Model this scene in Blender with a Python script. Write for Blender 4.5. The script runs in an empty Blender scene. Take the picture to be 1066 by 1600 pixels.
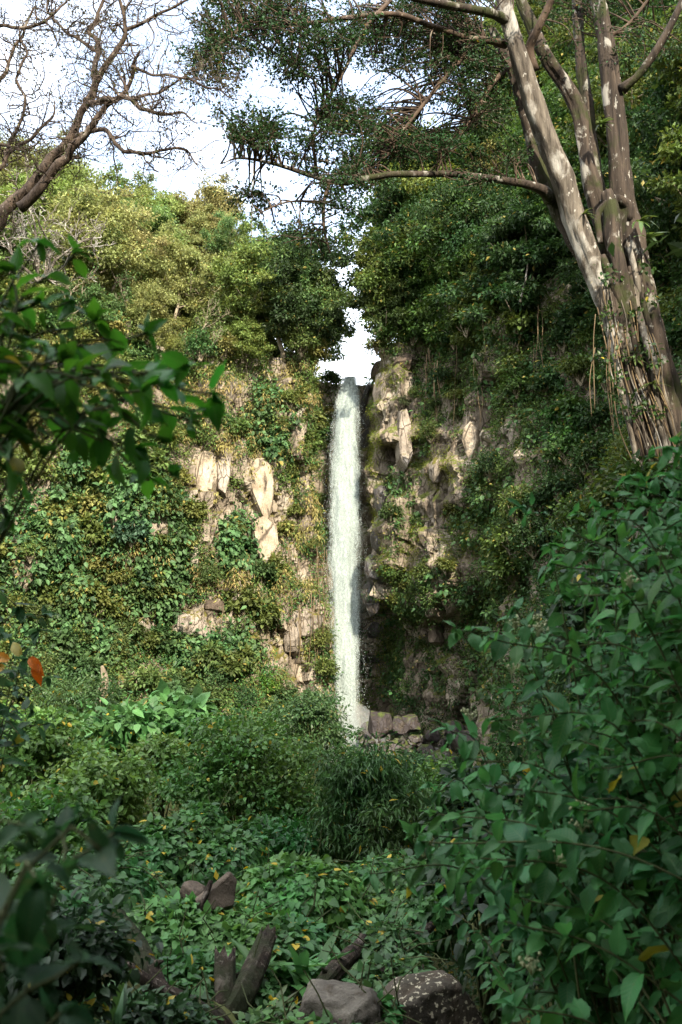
import bpy, bmesh, math
import numpy as np
from mathutils import Matrix, Vector

SC = bpy.context.scene
COL = SC.collection
R = math.radians

# ------------------------------------------------------------------ camera
PITCH = R(9.1)
FPX = 1555.6                      # focal length in pixels of the 1066x1600 photograph (35 mm, upright 24x36)
cam_data = bpy.data.cameras.new('camera')
cam = bpy.data.objects.new('camera', cam_data)
COL.objects.link(cam)
cam.location = (0, 0, 0)          # eye point is the origin; the ground is about 1.7 m below
cam.rotation_euler = (R(90) + PITCH, 0, 0)
cam_data.sensor_fit = 'VERTICAL'
cam_data.sensor_height = 36
cam_data.lens = 35
cam_data.clip_start = 0.05
cam_data.clip_end = 2000
cam_data.dof.use_dof = True
cam_data.dof.focus_distance = 24
cam_data.dof.aperture_fstop = 5.0
SC.camera = cam

# ------------------------------------------------------------------ sky, sun, exposure
SUN_AZ = R(17)                    # to the right of straight behind the camera
SUN_EL = R(33)
sun_dir = Vector((math.sin(SUN_AZ) * math.cos(SUN_EL), -math.cos(SUN_AZ) * math.cos(SUN_EL), math.sin(SUN_EL)))
world = bpy.data.worlds.new('World')
SC.world = world
world.use_nodes = True
wn, wl = world.node_tree.nodes, world.node_tree.links
wn.clear()
w_out = wn.new('ShaderNodeOutputWorld')
w_bg = wn.new('ShaderNodeBackground')
sky = wn.new('ShaderNodeTexSky')
sky.sky_type = 'NISHITA'
sky.sun_disc = False
sky.sun_elevation = SUN_EL
sky.sun_rotation = R(180) - SUN_AZ
sky.air_density = 1.0
sky.dust_density = 2.0
w_tc = wn.new('ShaderNodeTexCoord')
w_map = wn.new('ShaderNodeMapping')
w_map.inputs['Location'].default_value = (2.65, 0.2, 0.1)
w_map.inputs['Scale'].default_value = (1.0, 1.0, 1.8)
w_no = wn.new('ShaderNodeTexNoise')
w_no.inputs['Scale'].default_value = 1.7
w_no.inputs['Detail'].default_value = 5
w_no.inputs['Roughness'].default_value = 0.5
w_rp = wn.new('ShaderNodeValToRGB')
w_rp.color_ramp.elements[0].position = 0.35
w_rp.color_ramp.elements[1].position = 0.55
w_rp.color_ramp.elements[0].color = (0.15, 0.15, 0.15, 1)
w_mx = wn.new('ShaderNodeMix')
w_mx.data_type = 'RGBA'
w_mx.inputs['B'].default_value = (8.6, 8.8, 8.9, 1)      # sunlit cloud
wl.new(w_tc.outputs['Generated'], w_map.inputs['Vector'])
wl.new(w_map.outputs['Vector'], w_no.inputs['Vector'])
wl.new(w_no.outputs['Fac'], w_rp.inputs['Fac'])
wl.new(w_rp.outputs['Color'], w_mx.inputs['Factor'])
wl.new(sky.outputs['Color'], w_mx.inputs['A'])
wl.new(w_mx.outputs['Result'], w_bg.inputs['Color'])
wl.new(w_bg.outputs['Background'], w_out.inputs['Surface'])
w_bg.inputs['Strength'].default_value = 0.15
sun_data = bpy.data.lights.new('sun', 'SUN')
sun_data.energy = 3.3
sun_data.angle = R(0.53)
sun_data.color = (1.0, 0.90, 0.72)
sun = bpy.data.objects.new('sun', sun_data)
COL.objects.link(sun)
sun.rotation_euler = sun_dir.to_track_quat('Z', 'Y').to_euler()
SC.view_settings.view_transform = 'Standard'
SC.view_settings.look = 'None'
SC.view_settings.gamma = 1
SC.view_settings.use_curve_mapping = False
SC.view_settings.exposure = 1.9
SC.render.engine = 'CYCLES'
SC.cycles.max_bounces = 5
SC.cycles.diffuse_bounces = 3
SC.cycles.glossy_bounces = 2
SC.cycles.transmission_bounces = 3
SC.cycles.transparent_max_bounces = 10
SC.cycles.use_denoising = True
SC.cycles.sample_clamp_indirect = 4
SC.render.use_persistent_data = False

rng = np.random.default_rng(11)

# ------------------------------------------------------------------ picking points
CP, SP = math.cos(PITCH), math.sin(PITCH)


def at(px, py, Y):
    """The world point seen at a pixel of the photograph on the vertical plane y = Y."""
    u, v = (px - 533) / FPX, (800 - py) / FPX
    d = np.array((u, CP - v * SP, SP + v * CP))
    return d * (Y / d[1])


def proj(P):
    P = np.asarray(P)
    dep = P[..., 1] * CP + P[..., 2] * SP
    up = -P[..., 1] * SP + P[..., 2] * CP
    dd = np.where(dep > 0.05, dep, 0.05)
    return 533 + FPX * P[..., 0] / dd, 800 - FPX * up / dd, dep


# ------------------------------------------------------------------ numpy noise
def _h(ix, iy, iz, seed):
    h = (ix.astype(np.int64) * 374761393 + iy.astype(np.int64) * 668265263 + iz.astype(np.int64) * 1440662683 + seed * 974711) & 0xFFFFFFFF
    h = ((h ^ (h >> 13)) * 1274126177) & 0xFFFFFFFF
    h = ((h ^ (h >> 15)) * 2246822519) & 0xFFFFFFFF
    h = h ^ (h >> 16)
    return h / 4294967296.0


def vnoise(P, seed=0):
    P = np.asarray(P, dtype=float)
    i = np.floor(P).astype(np.int64)
    f = P - i
    f = f * f * (3 - 2 * f)
    out = 0
    for a in (0, 1):
        wx = f[..., 0] if a else 1 - f[..., 0]
        for b in (0, 1):
            wy = f[..., 1] if b else 1 - f[..., 1]
            for c in (0, 1):
                wz = f[..., 2] if c else 1 - f[..., 2]
                out = out + wx * wy * wz * _h(i[..., 0] + a, i[..., 1] + b, i[..., 2] + c, seed)
    return out * 2 - 1


def fbm(P, seed=0, octv=4):
    P = np.asarray(P, dtype=float)
    a, s, t = 1.0, 0, 0
    for k in range(octv):
        s = s + a * vnoise(P * (2.03 ** k), seed + k * 17)
        t += a
        a *= 0.5
    return s / t


def voro2(S, Z, cs, cz, seed):
    """2-D cells: (random value, offset ds, dz to the cell centre, F2-F1)."""
    u, w = S / cs, Z / cz
    iu, iw = np.floor(u).astype(np.int64), np.floor(w).astype(np.int64)
    f1 = np.full(u.shape, 9.0); f2 = np.full(u.shape, 9.0)
    rv = np.zeros(u.shape); du = np.zeros(u.shape); dw = np.zeros(u.shape)
    z0 = np.zeros_like(iu)
    for a in (-1, 0, 1):
        for b in (-1, 0, 1):
            cu, cw = iu + a, iw + b
            x = cu + _h(cu, cw, z0, seed); y = cw + _h(cu, cw, z0 + 1, seed)
            r = _h(cu, cw, z0 + 2, seed)
            d = np.maximum(np.abs(u - x) * 1.15, np.abs(w - y)) * 0.6 + 0.4 * np.hypot(u - x, w - y)
            near = d < f1
            f2 = np.where(near, f1, np.minimum(f2, d))
            rv = np.where(near, r, rv); du = np.where(near, u - x, du); dw = np.where(near, w - y, dw)
            f1 = np.where(near, d, f1)
    return rv, du, dw, f2 - f1


def sstep(a, b, x):
    t = np.clip((x - a) / (b - a), 0, 1)
    return t * t * (3 - 2 * t)


# ------------------------------------------------------------------ meshes
def make_mesh(name, verts, faces, smooth=False, uv=None):
    """verts (N,3); faces: a list of int arrays (M,k)."""
    me = bpy.data.meshes.new(name)
    verts = np.ascontiguousarray(verts, dtype=np.float32)
    faces = [np.asarray(f, dtype=np.int32) for f in faces if len(f)]
    loops = np.concatenate([f.ravel() for f in faces])
    tot = np.concatenate([np.full(len(f), f.shape[1], dtype=np.int32) for f in faces])
    start = np.concatenate(([0], np.cumsum(tot)[:-1])).astype(np.int32)
    me.vertices.add(len(verts)); me.vertices.foreach_set('co', verts.ravel())
    me.loops.add(len(loops)); me.loops.foreach_set('vertex_index', loops)
    me.polygons.add(len(tot)); me.polygons.foreach_set('loop_start', start)
    if smooth:
        me.polygons.foreach_set('use_smooth', np.ones(len(tot), dtype=bool))
    else:
        me.polygons.foreach_set('use_smooth', np.zeros(len(tot), dtype=bool))
    if uv is not None:
        l = me.uv_layers.new(name='UVMap')
        l.data.foreach_set('uv', np.ascontiguousarray(uv[loops], dtype=np.float32).ravel())
    me.update(calc_edges=True)
    return me


class Geo:
    def __init__(self):
        self.v, self.f, self.uv, self.n = [], {}, [], 0

    def add(self, verts, faces, uv=None):
        verts = np.asarray(verts, dtype=float)
        for f in faces:
            f = np.asarray(f)
            if len(f):
                self.f.setdefault(f.shape[1], []).append(f + self.n)
        self.v.append(verts)
        self.uv.append(np.zeros((len(verts), 2)) if uv is None else uv)
        self.n += len(verts)

    def mesh(self, name, smooth=False, origin=None):
        v = np.concatenate(self.v)
        if origin is not None:
            v = v - np.asarray(origin)
        return make_mesh(name, v, [np.concatenate(x) for x in self.f.values()], smooth, np.concatenate(self.uv))


def link(name, me, mat=None, parent=None, loc=(0, 0, 0), color=None):
    o = bpy.data.objects.new(name, me)
    COL.objects.link(o)
    if mat is not None and not me.materials:
        me.materials.append(mat)
    o.parent = parent
    o.location = loc
    if color is not None:
        o.color = (color[0], color[1], color[2], 1)
    return o


def empty(name, loc, label, cat, group=None):
    o = bpy.data.objects.new(name, None)
    COL.objects.link(o)
    o.empty_display_size = 0.2
    o.location = loc
    return tag(o, label, cat, group)


def tag(o, label=None, cat=None, group=None, kind=None):
    if label: o['label'] = label
    if cat: o['category'] = cat
    if group: o['group'] = group
    if kind: o['kind'] = kind
    return o


def copy_thing(o, label=None, color=None):
    c = o.copy(); COL.objects.link(c)
    for ch in list(o.children):
        k = ch.copy(); COL.objects.link(k); k.parent = c
        if color is not None and k.get('tint'):
            k.color = (*color, 1)
    if label: c['label'] = label
    return c


def unit(a):
    a = np.asarray(a, dtype=float)
    return a / np.maximum(np.linalg.norm(a, axis=-1, keepdims=True), 1e-9)


def spline(pts, step):
    """Catmull-Rom through the rows of pts, resampled about every step of the first three columns."""
    p = np.asarray(pts, dtype=float)
    p = np.vstack((2 * p[0] - p[1], p, 2 * p[-1] - p[-2]))
    out = []
    for i in range(1, len(p) - 2):
        k = max(1, int(np.ceil(np.linalg.norm(p[i + 1, :3] - p[i, :3]) / step)))
        t = np.linspace(0, 1, k, endpoint=False)[:, None]
        a, b, c, d = p[i - 1], p[i], p[i + 1], p[i + 2]
        out.append(0.5 * (2 * b + (c - a) * t + (2 * a - 5 * b + 4 * c - d) * t * t + (3 * b - a - 3 * c + d) * t ** 3))
    out.append(p[-2][None])
    return np.concatenate(out)


def tube(geo, pts, rad, n=6, flute=0.0, seed=0, cap=True, jag=0.0):
    pts = np.asarray(pts, dtype=float)
    rad = np.broadcast_to(np.asarray(rad, dtype=float), (len(pts),))
    t = unit(np.gradient(pts, axis=0)) if len(pts) > 1 else np.array([[0, 0, 1.0]])
    m = np.abs(t.mean(axis=0))
    ref = np.eye(3)[int(np.argmin(m))]
    u = unit(np.cross(t, ref)); w = np.cross(t, u)
    a = np.linspace(0, 2 * np.pi, n, endpoint=False)
    ring = np.cos(a)[None, :, None] * u[:, None, :] + np.sin(a)[None, :, None] * w[:, None, :]
    rr = np.repeat(rad[:, None], n, axis=1)
    if flute:
        mr = max(rad.max(), 1e-4)
        q = ring * 1.4 + pts[:, None, :] * (0.25 / mr)
        q2 = ring * 2.6 + pts[:, None, :] * (0.9 / mr)
        q3 = ring * 3.4 + pts[:, None, :] * (0.10 / mr)
        rg_ = np.abs(vnoise(q3 + seed * 3.1, seed + 8)) if n > 18 else 0
        rr = rr * (1 + flute * (vnoise(q + seed * 7.3, seed) + 0.5 * vnoise(q2, seed + 3) - 1.5 * (rg_ - .3)))
    v = pts[:, None, :] + ring * rr[:, :, None]
    if jag:
        v[-1] += t[-1] * (np.random.default_rng(seed + 1).random((n, 1)) * jag * rad[-1])
    L = len(pts)
    i = np.arange(L - 1)[:, None] * n; j = np.arange(n)[None, :]; j2 = (j + 1) % n
    q = np.stack((i + j, i + j2, i + n + j2, i + n + j), axis=-1).reshape(-1, 4)
    verts = v.reshape(-1, 3)
    faces = [q]
    if cap:
        verts = np.vstack((verts, pts[-1], pts[0]))
        b = (L - 1) * n
        faces.append(np.stack((b + j[0], b + j2[0], np.full(n, L * n)), axis=-1))
        faces.append(np.stack((j2[0], j[0], np.full(n, L * n + 1)), axis=-1))
    geo.add(verts, faces)


# leaf templates: along +y, width x, normal +z, length 1
def tpl(v, f3):
    v = np.array(v, dtype=float)
    f3 = np.array(f3)
    uv = np.stack((v[:, 0] + 0.5, np.clip(v[:, 1], 0, 1)), axis=-1)
    return v, [f3], uv


LEAF2 = tpl([(0, 0, 0), (.27, .42, .07), (0, 1, -.1), (-.27, .42, .07)], [(0, 1, 2), (0, 2, 3)])
LEAFN = tpl([(0, 0, 0), (.13, .4, .04), (0, 1, -.16), (-.13, .4, .04)], [(0, 1, 2), (0, 2, 3)])
LEAF8 = tpl([(0, 0, 0), (0, .36, -.01), (0, .7, -.05), (0, 1, -.14), (.30, .22, .07), (.27, .6, .02), (-.30, .22, .07), (-.27, .6, .02)],
            [(0, 4, 1), (4, 5, 2), (4, 2, 1), (5, 3, 2), (0, 1, 6), (6, 1, 2), (6, 2, 7), (7, 2, 3)])
HEART = tpl([(0, 0, 0), (0, .42, -.02), (0, 1.0, -.16), (.22, -.13, .05), (.44, .12, .08), (.32, .55, .02), (-.22, -.13, .05), (-.44, .12, .08), (-.32, .55, .02)],
            [(0, 3, 4), (0, 4, 1), (4, 5, 1), (5, 2, 1), (0, 7, 6), (0, 1, 7), (7, 1, 8), (8, 1, 2)])


def big_leaf(fold=.22, droop=.25, twist=0.0, width=.4, wave=.02, seed=0, long=False):
    ys = np.array([0, .10, .28, .5, .72, .88, 1.0])
    ws = np.array([.04, .27, .40, .37, .23, .09, .004]) * width / .4
    if long:
        ws = np.array([.03, .06, .085, .09, .075, .045, .003])
    xs = np.array([-1, -.5, 0, .5, 1])
    v = []
    r = np.random.default_rng(seed)
    for y, w in zip(ys, ws):
        tw = twist * y
        for x in xs:
            X = x * w
            Z = abs(x) * w * fold - droop * y * y + (wave * r.normal() if abs(x) == 1 else 0) - 0.03 * (abs(x) == .5) * w
            v.append((X * math.cos(tw) - Z * math.sin(tw) * .3, y - 0.06 * abs(x) * (y < .12) * 2, Z + X * math.sin(tw)))
    f = []
    for i in range(len(ys) - 1):
        for j in range(4):
            a = i * 5 + j
            f += [(a, a + 1, a + 6), (a, a + 6, a + 5)]
    return tpl(v, f)


def frames(D, N):
    D = unit(D)
    X = unit(np.cross(D, N))
    return X, D, np.cross(X, D)


def leaves(geo, P, D, N, S, T):
    """N leaves of template T at points P along D facing N, of length S."""
    X, Y, Z = frames(D, N)
    tv, tf, tuv = T
    S = np.broadcast_to(np.asarray(S, dtype=float), (len(P),))
    v = P[:, None, :] + S[:, None, None] * (tv[None, :, 0:1] * X[:, None, :] + tv[None, :, 1:2] * Y[:, None, :] + tv[None, :, 2:3] * Z[:, None, :])
    k = len(tv)
    off = (np.arange(len(P)) * k)[:, None, None]
    geo.add(v.reshape(-1, 3), [(f[None] + off).reshape(-1, f.shape[1]) for f in tf], np.tile(tuv, (len(P), 1)))


def clump_leaves(rg, C, Rd, n, flat=.8, up=.8, droop=.35, power=.42, fuzz=.22):
    """n leaf positions in each of the round clumps (centres C, radii Rd): P, D, N."""
    K = len(C)
    d = unit(rg.normal(size=(K, n, 3)))
    d[..., 2] = np.where(d[..., 2] < 0, d[..., 2] * .6, d[..., 2])
    r = rg.random((K, n, 1)) ** power * (1 + np.abs(rg.normal(size=(K, n, 1))) * fuzz)
    r = r * (.72 + .5 * (vnoise(d * 2.2 + np.arange(K)[:, None, None] * 5.3, 77) + .5))[..., None]
    P = C[:, None, :] + d * r * np.asarray(Rd).reshape(-1, 1, 1) * np.array([1, 1, flat])
    D = unit(d + rg.normal(size=d.shape) * .55 + np.array([0, 0, -droop]))
    N = unit(d * .6 + np.array([0, 0, up]) + rg.normal(size=d.shape) * .45)
    return P.reshape(-1, 3), D.reshape(-1, 3), N.reshape(-1, 3)


# ------------------------------------------------------------------ materials
def new_mat(name):
    m = bpy.data.materials.new(name)
    m.use_nodes = True
    nt = m.node_tree
    nt.nodes.clear()
    return m, nt.nodes, nt.links


def ramp(nd, lk, src, a, b, ca=(0, 0, 0, 1), cb=(1, 1, 1, 1)):
    r = nd.new('ShaderNodeValToRGB')
    r.color_ramp.elements[0].position = a; r.color_ramp.elements[1].position = b
    r.color_ramp.elements[0].color = ca; r.color_ramp.elements[1].color = cb
    lk.new(src, r.inputs['Fac'])
    return r.outputs['Color']


def mixc(nd, lk, fac, a, b, mode='MIX'):
    m = nd.new('ShaderNodeMix'); m.data_type = 'RGBA'; m.blend_type = mode
    for s, i in ((fac, 'Factor'), (a, 'A'), (b, 'B')):
        if hasattr(s, 'links'):
            lk.new(s, m.inputs[i])
        elif i == 'Factor':
            m.inputs['Factor'].default_value = s
        else:
            m.inputs[i].default_value = (*s, 1)
    return m.outputs['Result']


def noise(nd, lk, vec, scale, detail=3, rough=.55, dist=0):
    n = nd.new('ShaderNodeTexNoise')
    n.inputs['Scale'].default_value = scale; n.inputs['Detail'].default_value = detail
    n.inputs['Roughness'].default_value = rough; n.inputs['Distortion'].default_value = dist
    lk.new(vec, n.inputs['Vector'])
    return n.outputs['Fac']


def mapped(nd, lk, scale=(1, 1, 1), space='Position', rot=(0, 0, 0)):
    m = nd.new('ShaderNodeMapping')
    m.inputs['Scale'].default_value = scale
    m.inputs['Rotation'].default_value = rot
    if space == 'Position':
        g = nd.new('ShaderNodeNewGeometry'); lk.new(g.outputs['Position'], m.inputs['Vector'])
    else:
        g = nd.new('ShaderNodeTexCoord'); lk.new(g.outputs[space], m.inputs['Vector'])
    return m.outputs['Vector']


def leaf_mat(name, trans=.32, rough=.42, spec=.45, odd=(.30, .24, .03), odd_share=.02, veins=False, vary=.75, patch=.9):
    m, nd, lk = new_mat(name)
    oi = nd.new('ShaderNodeObjectInfo')
    ge = nd.new('ShaderNodeNewGeometry')
    rnd = ge.outputs['Random Per Island']
    pos = mapped(nd, lk)
    hsv = nd.new('ShaderNodeHueSaturation')
    lk.new(oi.outputs['Color'], hsv.inputs['Color'])
    mr = nd.new('ShaderNodeMapRange'); lk.new(rnd, mr.inputs['Value'])
    mr.inputs['To Min'].default_value = 1 - vary * .55; mr.inputs['To Max'].default_value = 1 + vary * .55
    n1 = noise(nd, lk, pos, patch, 2)
    mh = nd.new('ShaderNodeMapRange'); lk.new(n1, mh.inputs['Value'])
    mh.inputs['From Min'].default_value = .3; mh.inputs['From Max'].default_value = .7
    mh.inputs['To Min'].default_value = .49; mh.inputs['To Max'].default_value = .535
    lk.new(mh.outputs['Result'], hsv.inputs['Hue'])
    lk.new(mr.outputs['Result'], hsv.inputs['Value'])
    col = hsv.outputs['Color']
    if odd_share:
        # a second random number from the first, so that the yellow leaves are of every lightness
        fr = nd.new('ShaderNodeMath'); fr.operation = 'MULTIPLY'; lk.new(rnd, fr.inputs[0]); fr.inputs[1].default_value = 37.7
        f2 = nd.new('ShaderNodeMath'); f2.operation = 'FRACT'; lk.new(fr.outputs[0], f2.inputs[0])
        f3 = nd.new('ShaderNodeMath'); f3.operation = 'LESS_THAN'; lk.new(f2.outputs[0], f3.inputs[0]); f3.inputs[1].default_value = odd_share
        col = mixc(nd, lk, f3.outputs[0], col, odd)
    bsdf = nd.new('ShaderNodeBsdfPrincipled')
    if veins:
        uvn = nd.new('ShaderNodeUVMap')
        sep = nd.new('ShaderNodeSeparateXYZ'); lk.new(uvn.outputs['UV'], sep.inputs[0])
        ax = nd.new('ShaderNodeMath'); ax.operation = 'SUBTRACT'; lk.new(sep.outputs['X'], ax.inputs[0]); ax.inputs[1].default_value = .5
        ab = nd.new('ShaderNodeMath'); ab.operation = 'ABSOLUTE'; lk.new(ax.outputs[0], ab.inputs[0])
        ma = nd.new('ShaderNodeMath'); ma.operation = 'MULTIPLY_ADD'; lk.new(ab.outputs[0], ma.inputs[0]); ma.inputs[1].default_value = -.9
        lk.new(sep.outputs['Y'], ma.inputs[2])
        sn = nd.new('ShaderNodeMath'); sn.operation = 'MULTIPLY'; lk.new(ma.outputs[0], sn.inputs[0]); sn.inputs[1].default_value = 9
        fr2 = nd.new('ShaderNodeMath'); fr2.operation = 'PINGPONG'; lk.new(sn.outputs[0], fr2.inputs[0]); fr2.inputs[1].default_value = .5
        mn = nd.new('ShaderNodeMath'); mn.operation = 'MULTIPLY'; lk.new(ab.outputs[0], mn.inputs[0]); mn.inputs[1].default_value = 7
        mm = nd.new('ShaderNodeMath'); mm.operation = 'MINIMUM'; lk.new(mn.outputs[0], mm.inputs[0]); lk.new(fr2.outputs[0], mm.inputs[1])
        vein = ramp(nd, lk, mm.outputs[0], 0.0, .13, (1, 1, 1, 1), (0, 0, 0, 1))
        lighter = mixc(nd, lk, .5, col, (.16, .22, .08))
        vf = nd.new('ShaderNodeMath'); vf.operation = 'MULTIPLY'; lk.new(vein, vf.inputs[0]); vf.inputs[1].default_value = .55
        col = mixc(nd, lk, vf.outputs[0], col, lighter)
        spots = ramp(nd, lk, noise(nd, lk, pos, 55, 2), .66, .74)
        sf = nd.new('ShaderNodeMath'); sf.operation = 'MULTIPLY'; lk.new(spots, sf.inputs[0]); sf.inputs[1].default_value = .35
        col = mixc(nd, lk, sf.outputs[0], col, (.10, .09, .03))
        bp = nd.new('ShaderNodeBump'); bp.inputs['Strength'].default_value = .35; bp.inputs['Distance'].default_value = .004
        lk.new(mm.outputs[0], bp.inputs['Height']); lk.new(bp.outputs['Normal'], bsdf.inputs['Normal'])
    lk.new(col, bsdf.inputs['Base Color'])
    bsdf.inputs['Roughness'].default_value = rough
    bsdf.inputs['Specular IOR Level'].default_value = spec
    tr = nd.new('ShaderNodeBsdfTranslucent')
    g2 = nd.new('ShaderNodeHueSaturation'); lk.new(col, g2.inputs['Color'])
    g2.inputs['Hue'].default_value = .48; g2.inputs['Value'].default_value = 1.5; g2.inputs['Saturation'].default_value = 1.1
    lk.new(g2.outputs['Color'], tr.inputs['Color'])
    mx = nd.new('ShaderNodeMixShader'); mx.inputs['Fac'].default_value = trans
    lk.new(bsdf.outputs[0], mx.inputs[1]); lk.new(tr.outputs[0], mx.inputs[2])
    out = nd.new('ShaderNodeOutputMaterial'); lk.new(mx.outputs[0], out.inputs['Surface'])
    return m


def bark_mat(name, c1, c2, lichen=None, lich=(.56, .62), scale=4, stretch=.25, bump=.5, moss=None, lscale=3, rough=.85):
    m, nd, lk = new_mat(name)
    p = mapped(nd, lk, (1, 1, stretch), 'Object')
    p2 = mapped(nd, lk, (1, 1, .6), 'Object')
    n1 = noise(nd, lk, p, scale, 5, .65)
    col = ramp(nd, lk, n1, .36, .64, (*c1, 1), (*c2, 1))
    if lichen:
        n2 = noise(nd, lk, p2, lscale, 6, .62, .4)
        col = mixc(nd, lk, ramp(nd, lk, n2, *lich), col, lichen)
        n4 = noise(nd, lk, p2, lscale * 4.5, 3, .5)
        col = mixc(nd, lk, ramp(nd, lk, n4, .65, .70), col, tuple(min(1, x * 1.1) for x in lichen))
    if moss:
        n3 = noise(nd, lk, mapped(nd, lk, (1, 1, 1), 'Object'), 1.6, 4, .6)
        col = mixc(nd, lk, ramp(nd, lk, n3, .52, .62), col, moss)
    b = nd.new('ShaderNodeBsdfPrincipled'); lk.new(col, b.inputs['Base Color'])
    b.inputs['Roughness'].default_value = rough; b.inputs['Specular IOR Level'].default_value = .25
    bp = nd.new('ShaderNodeBump'); bp.inputs['Strength'].default_value = bump; bp.inputs['Distance'].default_value = .03
    lk.new(noise(nd, lk, p, scale * 3, 5, .7), bp.inputs['Height']); lk.new(bp.outputs['Normal'], b.inputs['Normal'])
    out = nd.new('ShaderNodeOutputMaterial'); lk.new(b.outputs[0], out.inputs['Surface'])
    return m


def rock_mat(name, c1, c2, c3, moss=(.05, .07, .012), moss_amt=.5, stain=(.06, .045, .03), wet=0.0, scale=1.0, speck=None, up_moss=True, joints=1.5):
    m, nd, lk = new_mat(name)
    p = mapped(nd, lk)
    pv = mapped(nd, lk, (1.2, 1.2, .3))
    n1 = noise(nd, lk, p, .55 * scale, 5, .6)
    r = nd.new('ShaderNodeValToRGB')
    e = r.color_ramp.elements
    e[0].position = .34; e[0].color = (*c1, 1); e[1].position = .66; e[1].color = (*c3, 1)
    x = e.new(.5); x.color = (*c2, 1)
    lk.new(n1, r.inputs['Fac'])
    col = r.outputs['Color']
    ge = nd.new('ShaderNodeNewGeometry')
    n2 = noise(nd, lk, pv, 2.1 * scale, 6, .68, .5)
    col = mixc(nd, lk, ramp(nd, lk, n2, .54, .66), col, stain)
    n5 = noise(nd, lk, p, 9 * scale, 5, .7)
    col = mixc(nd, lk, .55, col, ramp(nd, lk, n5, .3, .7, (.45, .45, .45, 1), (1.35, 1.35, 1.35, 1)), 'MULTIPLY')
    # moss and lichen, thickest where the stone faces up
    n3 = noise(nd, lk, p, 1.3 * scale, 6, .62)
    if up_moss:
        sp = nd.new('ShaderNodeSeparateXYZ'); lk.new(ge.outputs['Normal'], sp.inputs[0])
        ad = nd.new('ShaderNodeMath'); ad.operation = 'MULTIPLY_ADD'
        lk.new(sp.outputs['Z'], ad.inputs[0]); ad.inputs[1].default_value = .22; lk.new(n3, ad.inputs[2])
        n3 = ad.outputs[0]
    vo = nd.new('ShaderNodeTexVoronoi'); vo.feature = 'DISTANCE_TO_EDGE'; vo.inputs['Scale'].default_value = joints * scale
    wv = nd.new('ShaderNodeMix'); wv.data_type = 'RGBA'; wv.inputs['Factor'].default_value = .12
    nc = nd.new('ShaderNodeTexNoise'); nc.inputs['Scale'].default_value = 2.2 * scale; nc.inputs['Detail'].default_value = 4
    lk.new(p, nc.inputs['Vector']); lk.new(mapped(nd, lk, (1.3, 1.3, .42), rot=(.25, .12, 0)), wv.inputs['A']); lk.new(nc.outputs['Color'], wv.inputs['B'])
    lk.new(wv.outputs['Result'], vo.inputs['Vector'])
    crack = ramp(nd, lk, vo.outputs['Distance'], .0, .045)
    col = mixc(nd, lk, crack, stain, col)
    hi = .72 - .3 * moss_amt
    mcol = mixc(nd, lk, noise(nd, lk, p, 3 * scale, 3), moss, tuple(min(1, c * k) for c, k in zip(moss, (2.6, 2.2, 1.8))))
    col = mixc(nd, lk, ramp(nd, lk, n3, hi, hi + .09), col, mcol)
    if speck:
        n6 = noise(nd, lk, p, 11 * scale, 2, .5)
        col = mixc(nd, lk, ramp(nd, lk, n6, .59, .63), col, speck)
    b = nd.new('ShaderNodeBsdfPrincipled'); lk.new(col, b.inputs['Base Color'])
    b.inputs['Roughness'].default_value = .85 - .55 * wet
    b.inputs['Specular IOR Level'].default_value = .3 + .3 * wet
    bp = nd.new('ShaderNodeBump'); bp.inputs['Strength'].default_value = .8; bp.inputs['Distance'].default_value = .12 / scale
    bh = nd.new('ShaderNodeMath'); bh.operation = 'ADD'
    lk.new(noise(nd, lk, p, 5 * scale, 6, .7), bh.inputs[0]); lk.new(n2, bh.inputs[1])
    bc = nd.new('ShaderNodeMath'); bc.operation = 'MULTIPLY_ADD'; lk.new(crack, bc.inputs[0]); bc.inputs[1].default_value = .6; lk.new(bh.outputs[0], bc.inputs[2]); bh = bc
    lk.new(bh.outputs[0], bp.inputs['Height']); lk.new(bp.outputs['Normal'], b.inputs['Normal'])
    out = nd.new('ShaderNodeOutputMaterial'); lk.new(b.outputs[0], out.inputs['Surface'])
    return m


M = {}
M['far_leaf'] = leaf_mat('far_leaf', trans=.30, rough=.55, spec=.25, odd=(.24, .20, .05), odd_share=.02, vary=1.0, patch=.5)
M['leaf'] = leaf_mat('leaf', trans=.28, rough=.42, spec=.28, odd=(.34, .27, .03), odd_share=.012)
M['ivy'] = leaf_mat('ivy', trans=.26, rough=.45, spec=.26, odd=(.42, .32, .04), odd_share=.03, vary=.9)
M['broad_leaf'] = leaf_mat('broad_leaf', trans=.36, rough=.45, spec=.22, odd_share=0, veins=True, vary=.7, patch=2.5)
M['fig_leaf'] = leaf_mat('fig_leaf', trans=.22, rough=.5, spec=.2, odd_share=.004, vary=.9)
M['fig_bark'] = bark_mat('fig_bark', (.018, .013, .010), (.07, .052, .038), (.27, .255, .225), (.57, .63), 9, .10, 1.0, (.03, .034, .010), 2.6)
M['pale_bark'] = bark_mat('pale_bark', (.05, .04, .031), (.165, .14, .11), (.34, .32, .285), (.50, .62), 10, .08, 1.0, None, 2.4)
M['dark_bark'] = bark_mat('dark_bark', (.03, .02, .014), (.09, .06, .04), (.20, .17, .13), (.60, .68), 5, .3, .6)
M['red_bark'] = bark_mat('red_bark', (.035, .024, .018), (.11, .08, .06), (.28, .24, .2), (.60, .68), 9, .4, .8)
M['thin_bark'] = bark_mat('thin_bark', (.14, .11, .075), (.33, .28, .2), None, scale=4)
M['vine'] = bark_mat('vine', (.08, .055, .03), (.22, .16, .09), None, scale=5)
M['stem'] = bark_mat('stem', (.035, .045, .015), (.07, .08, .03), None, scale=14)
M['wood'] = bark_mat('wood', (.018, .012, .009), (.065, .045, .033), (.17, .14, .115), (.57, .66), 16, .15, 1.0, (.022, .028, .009), 9)
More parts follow.
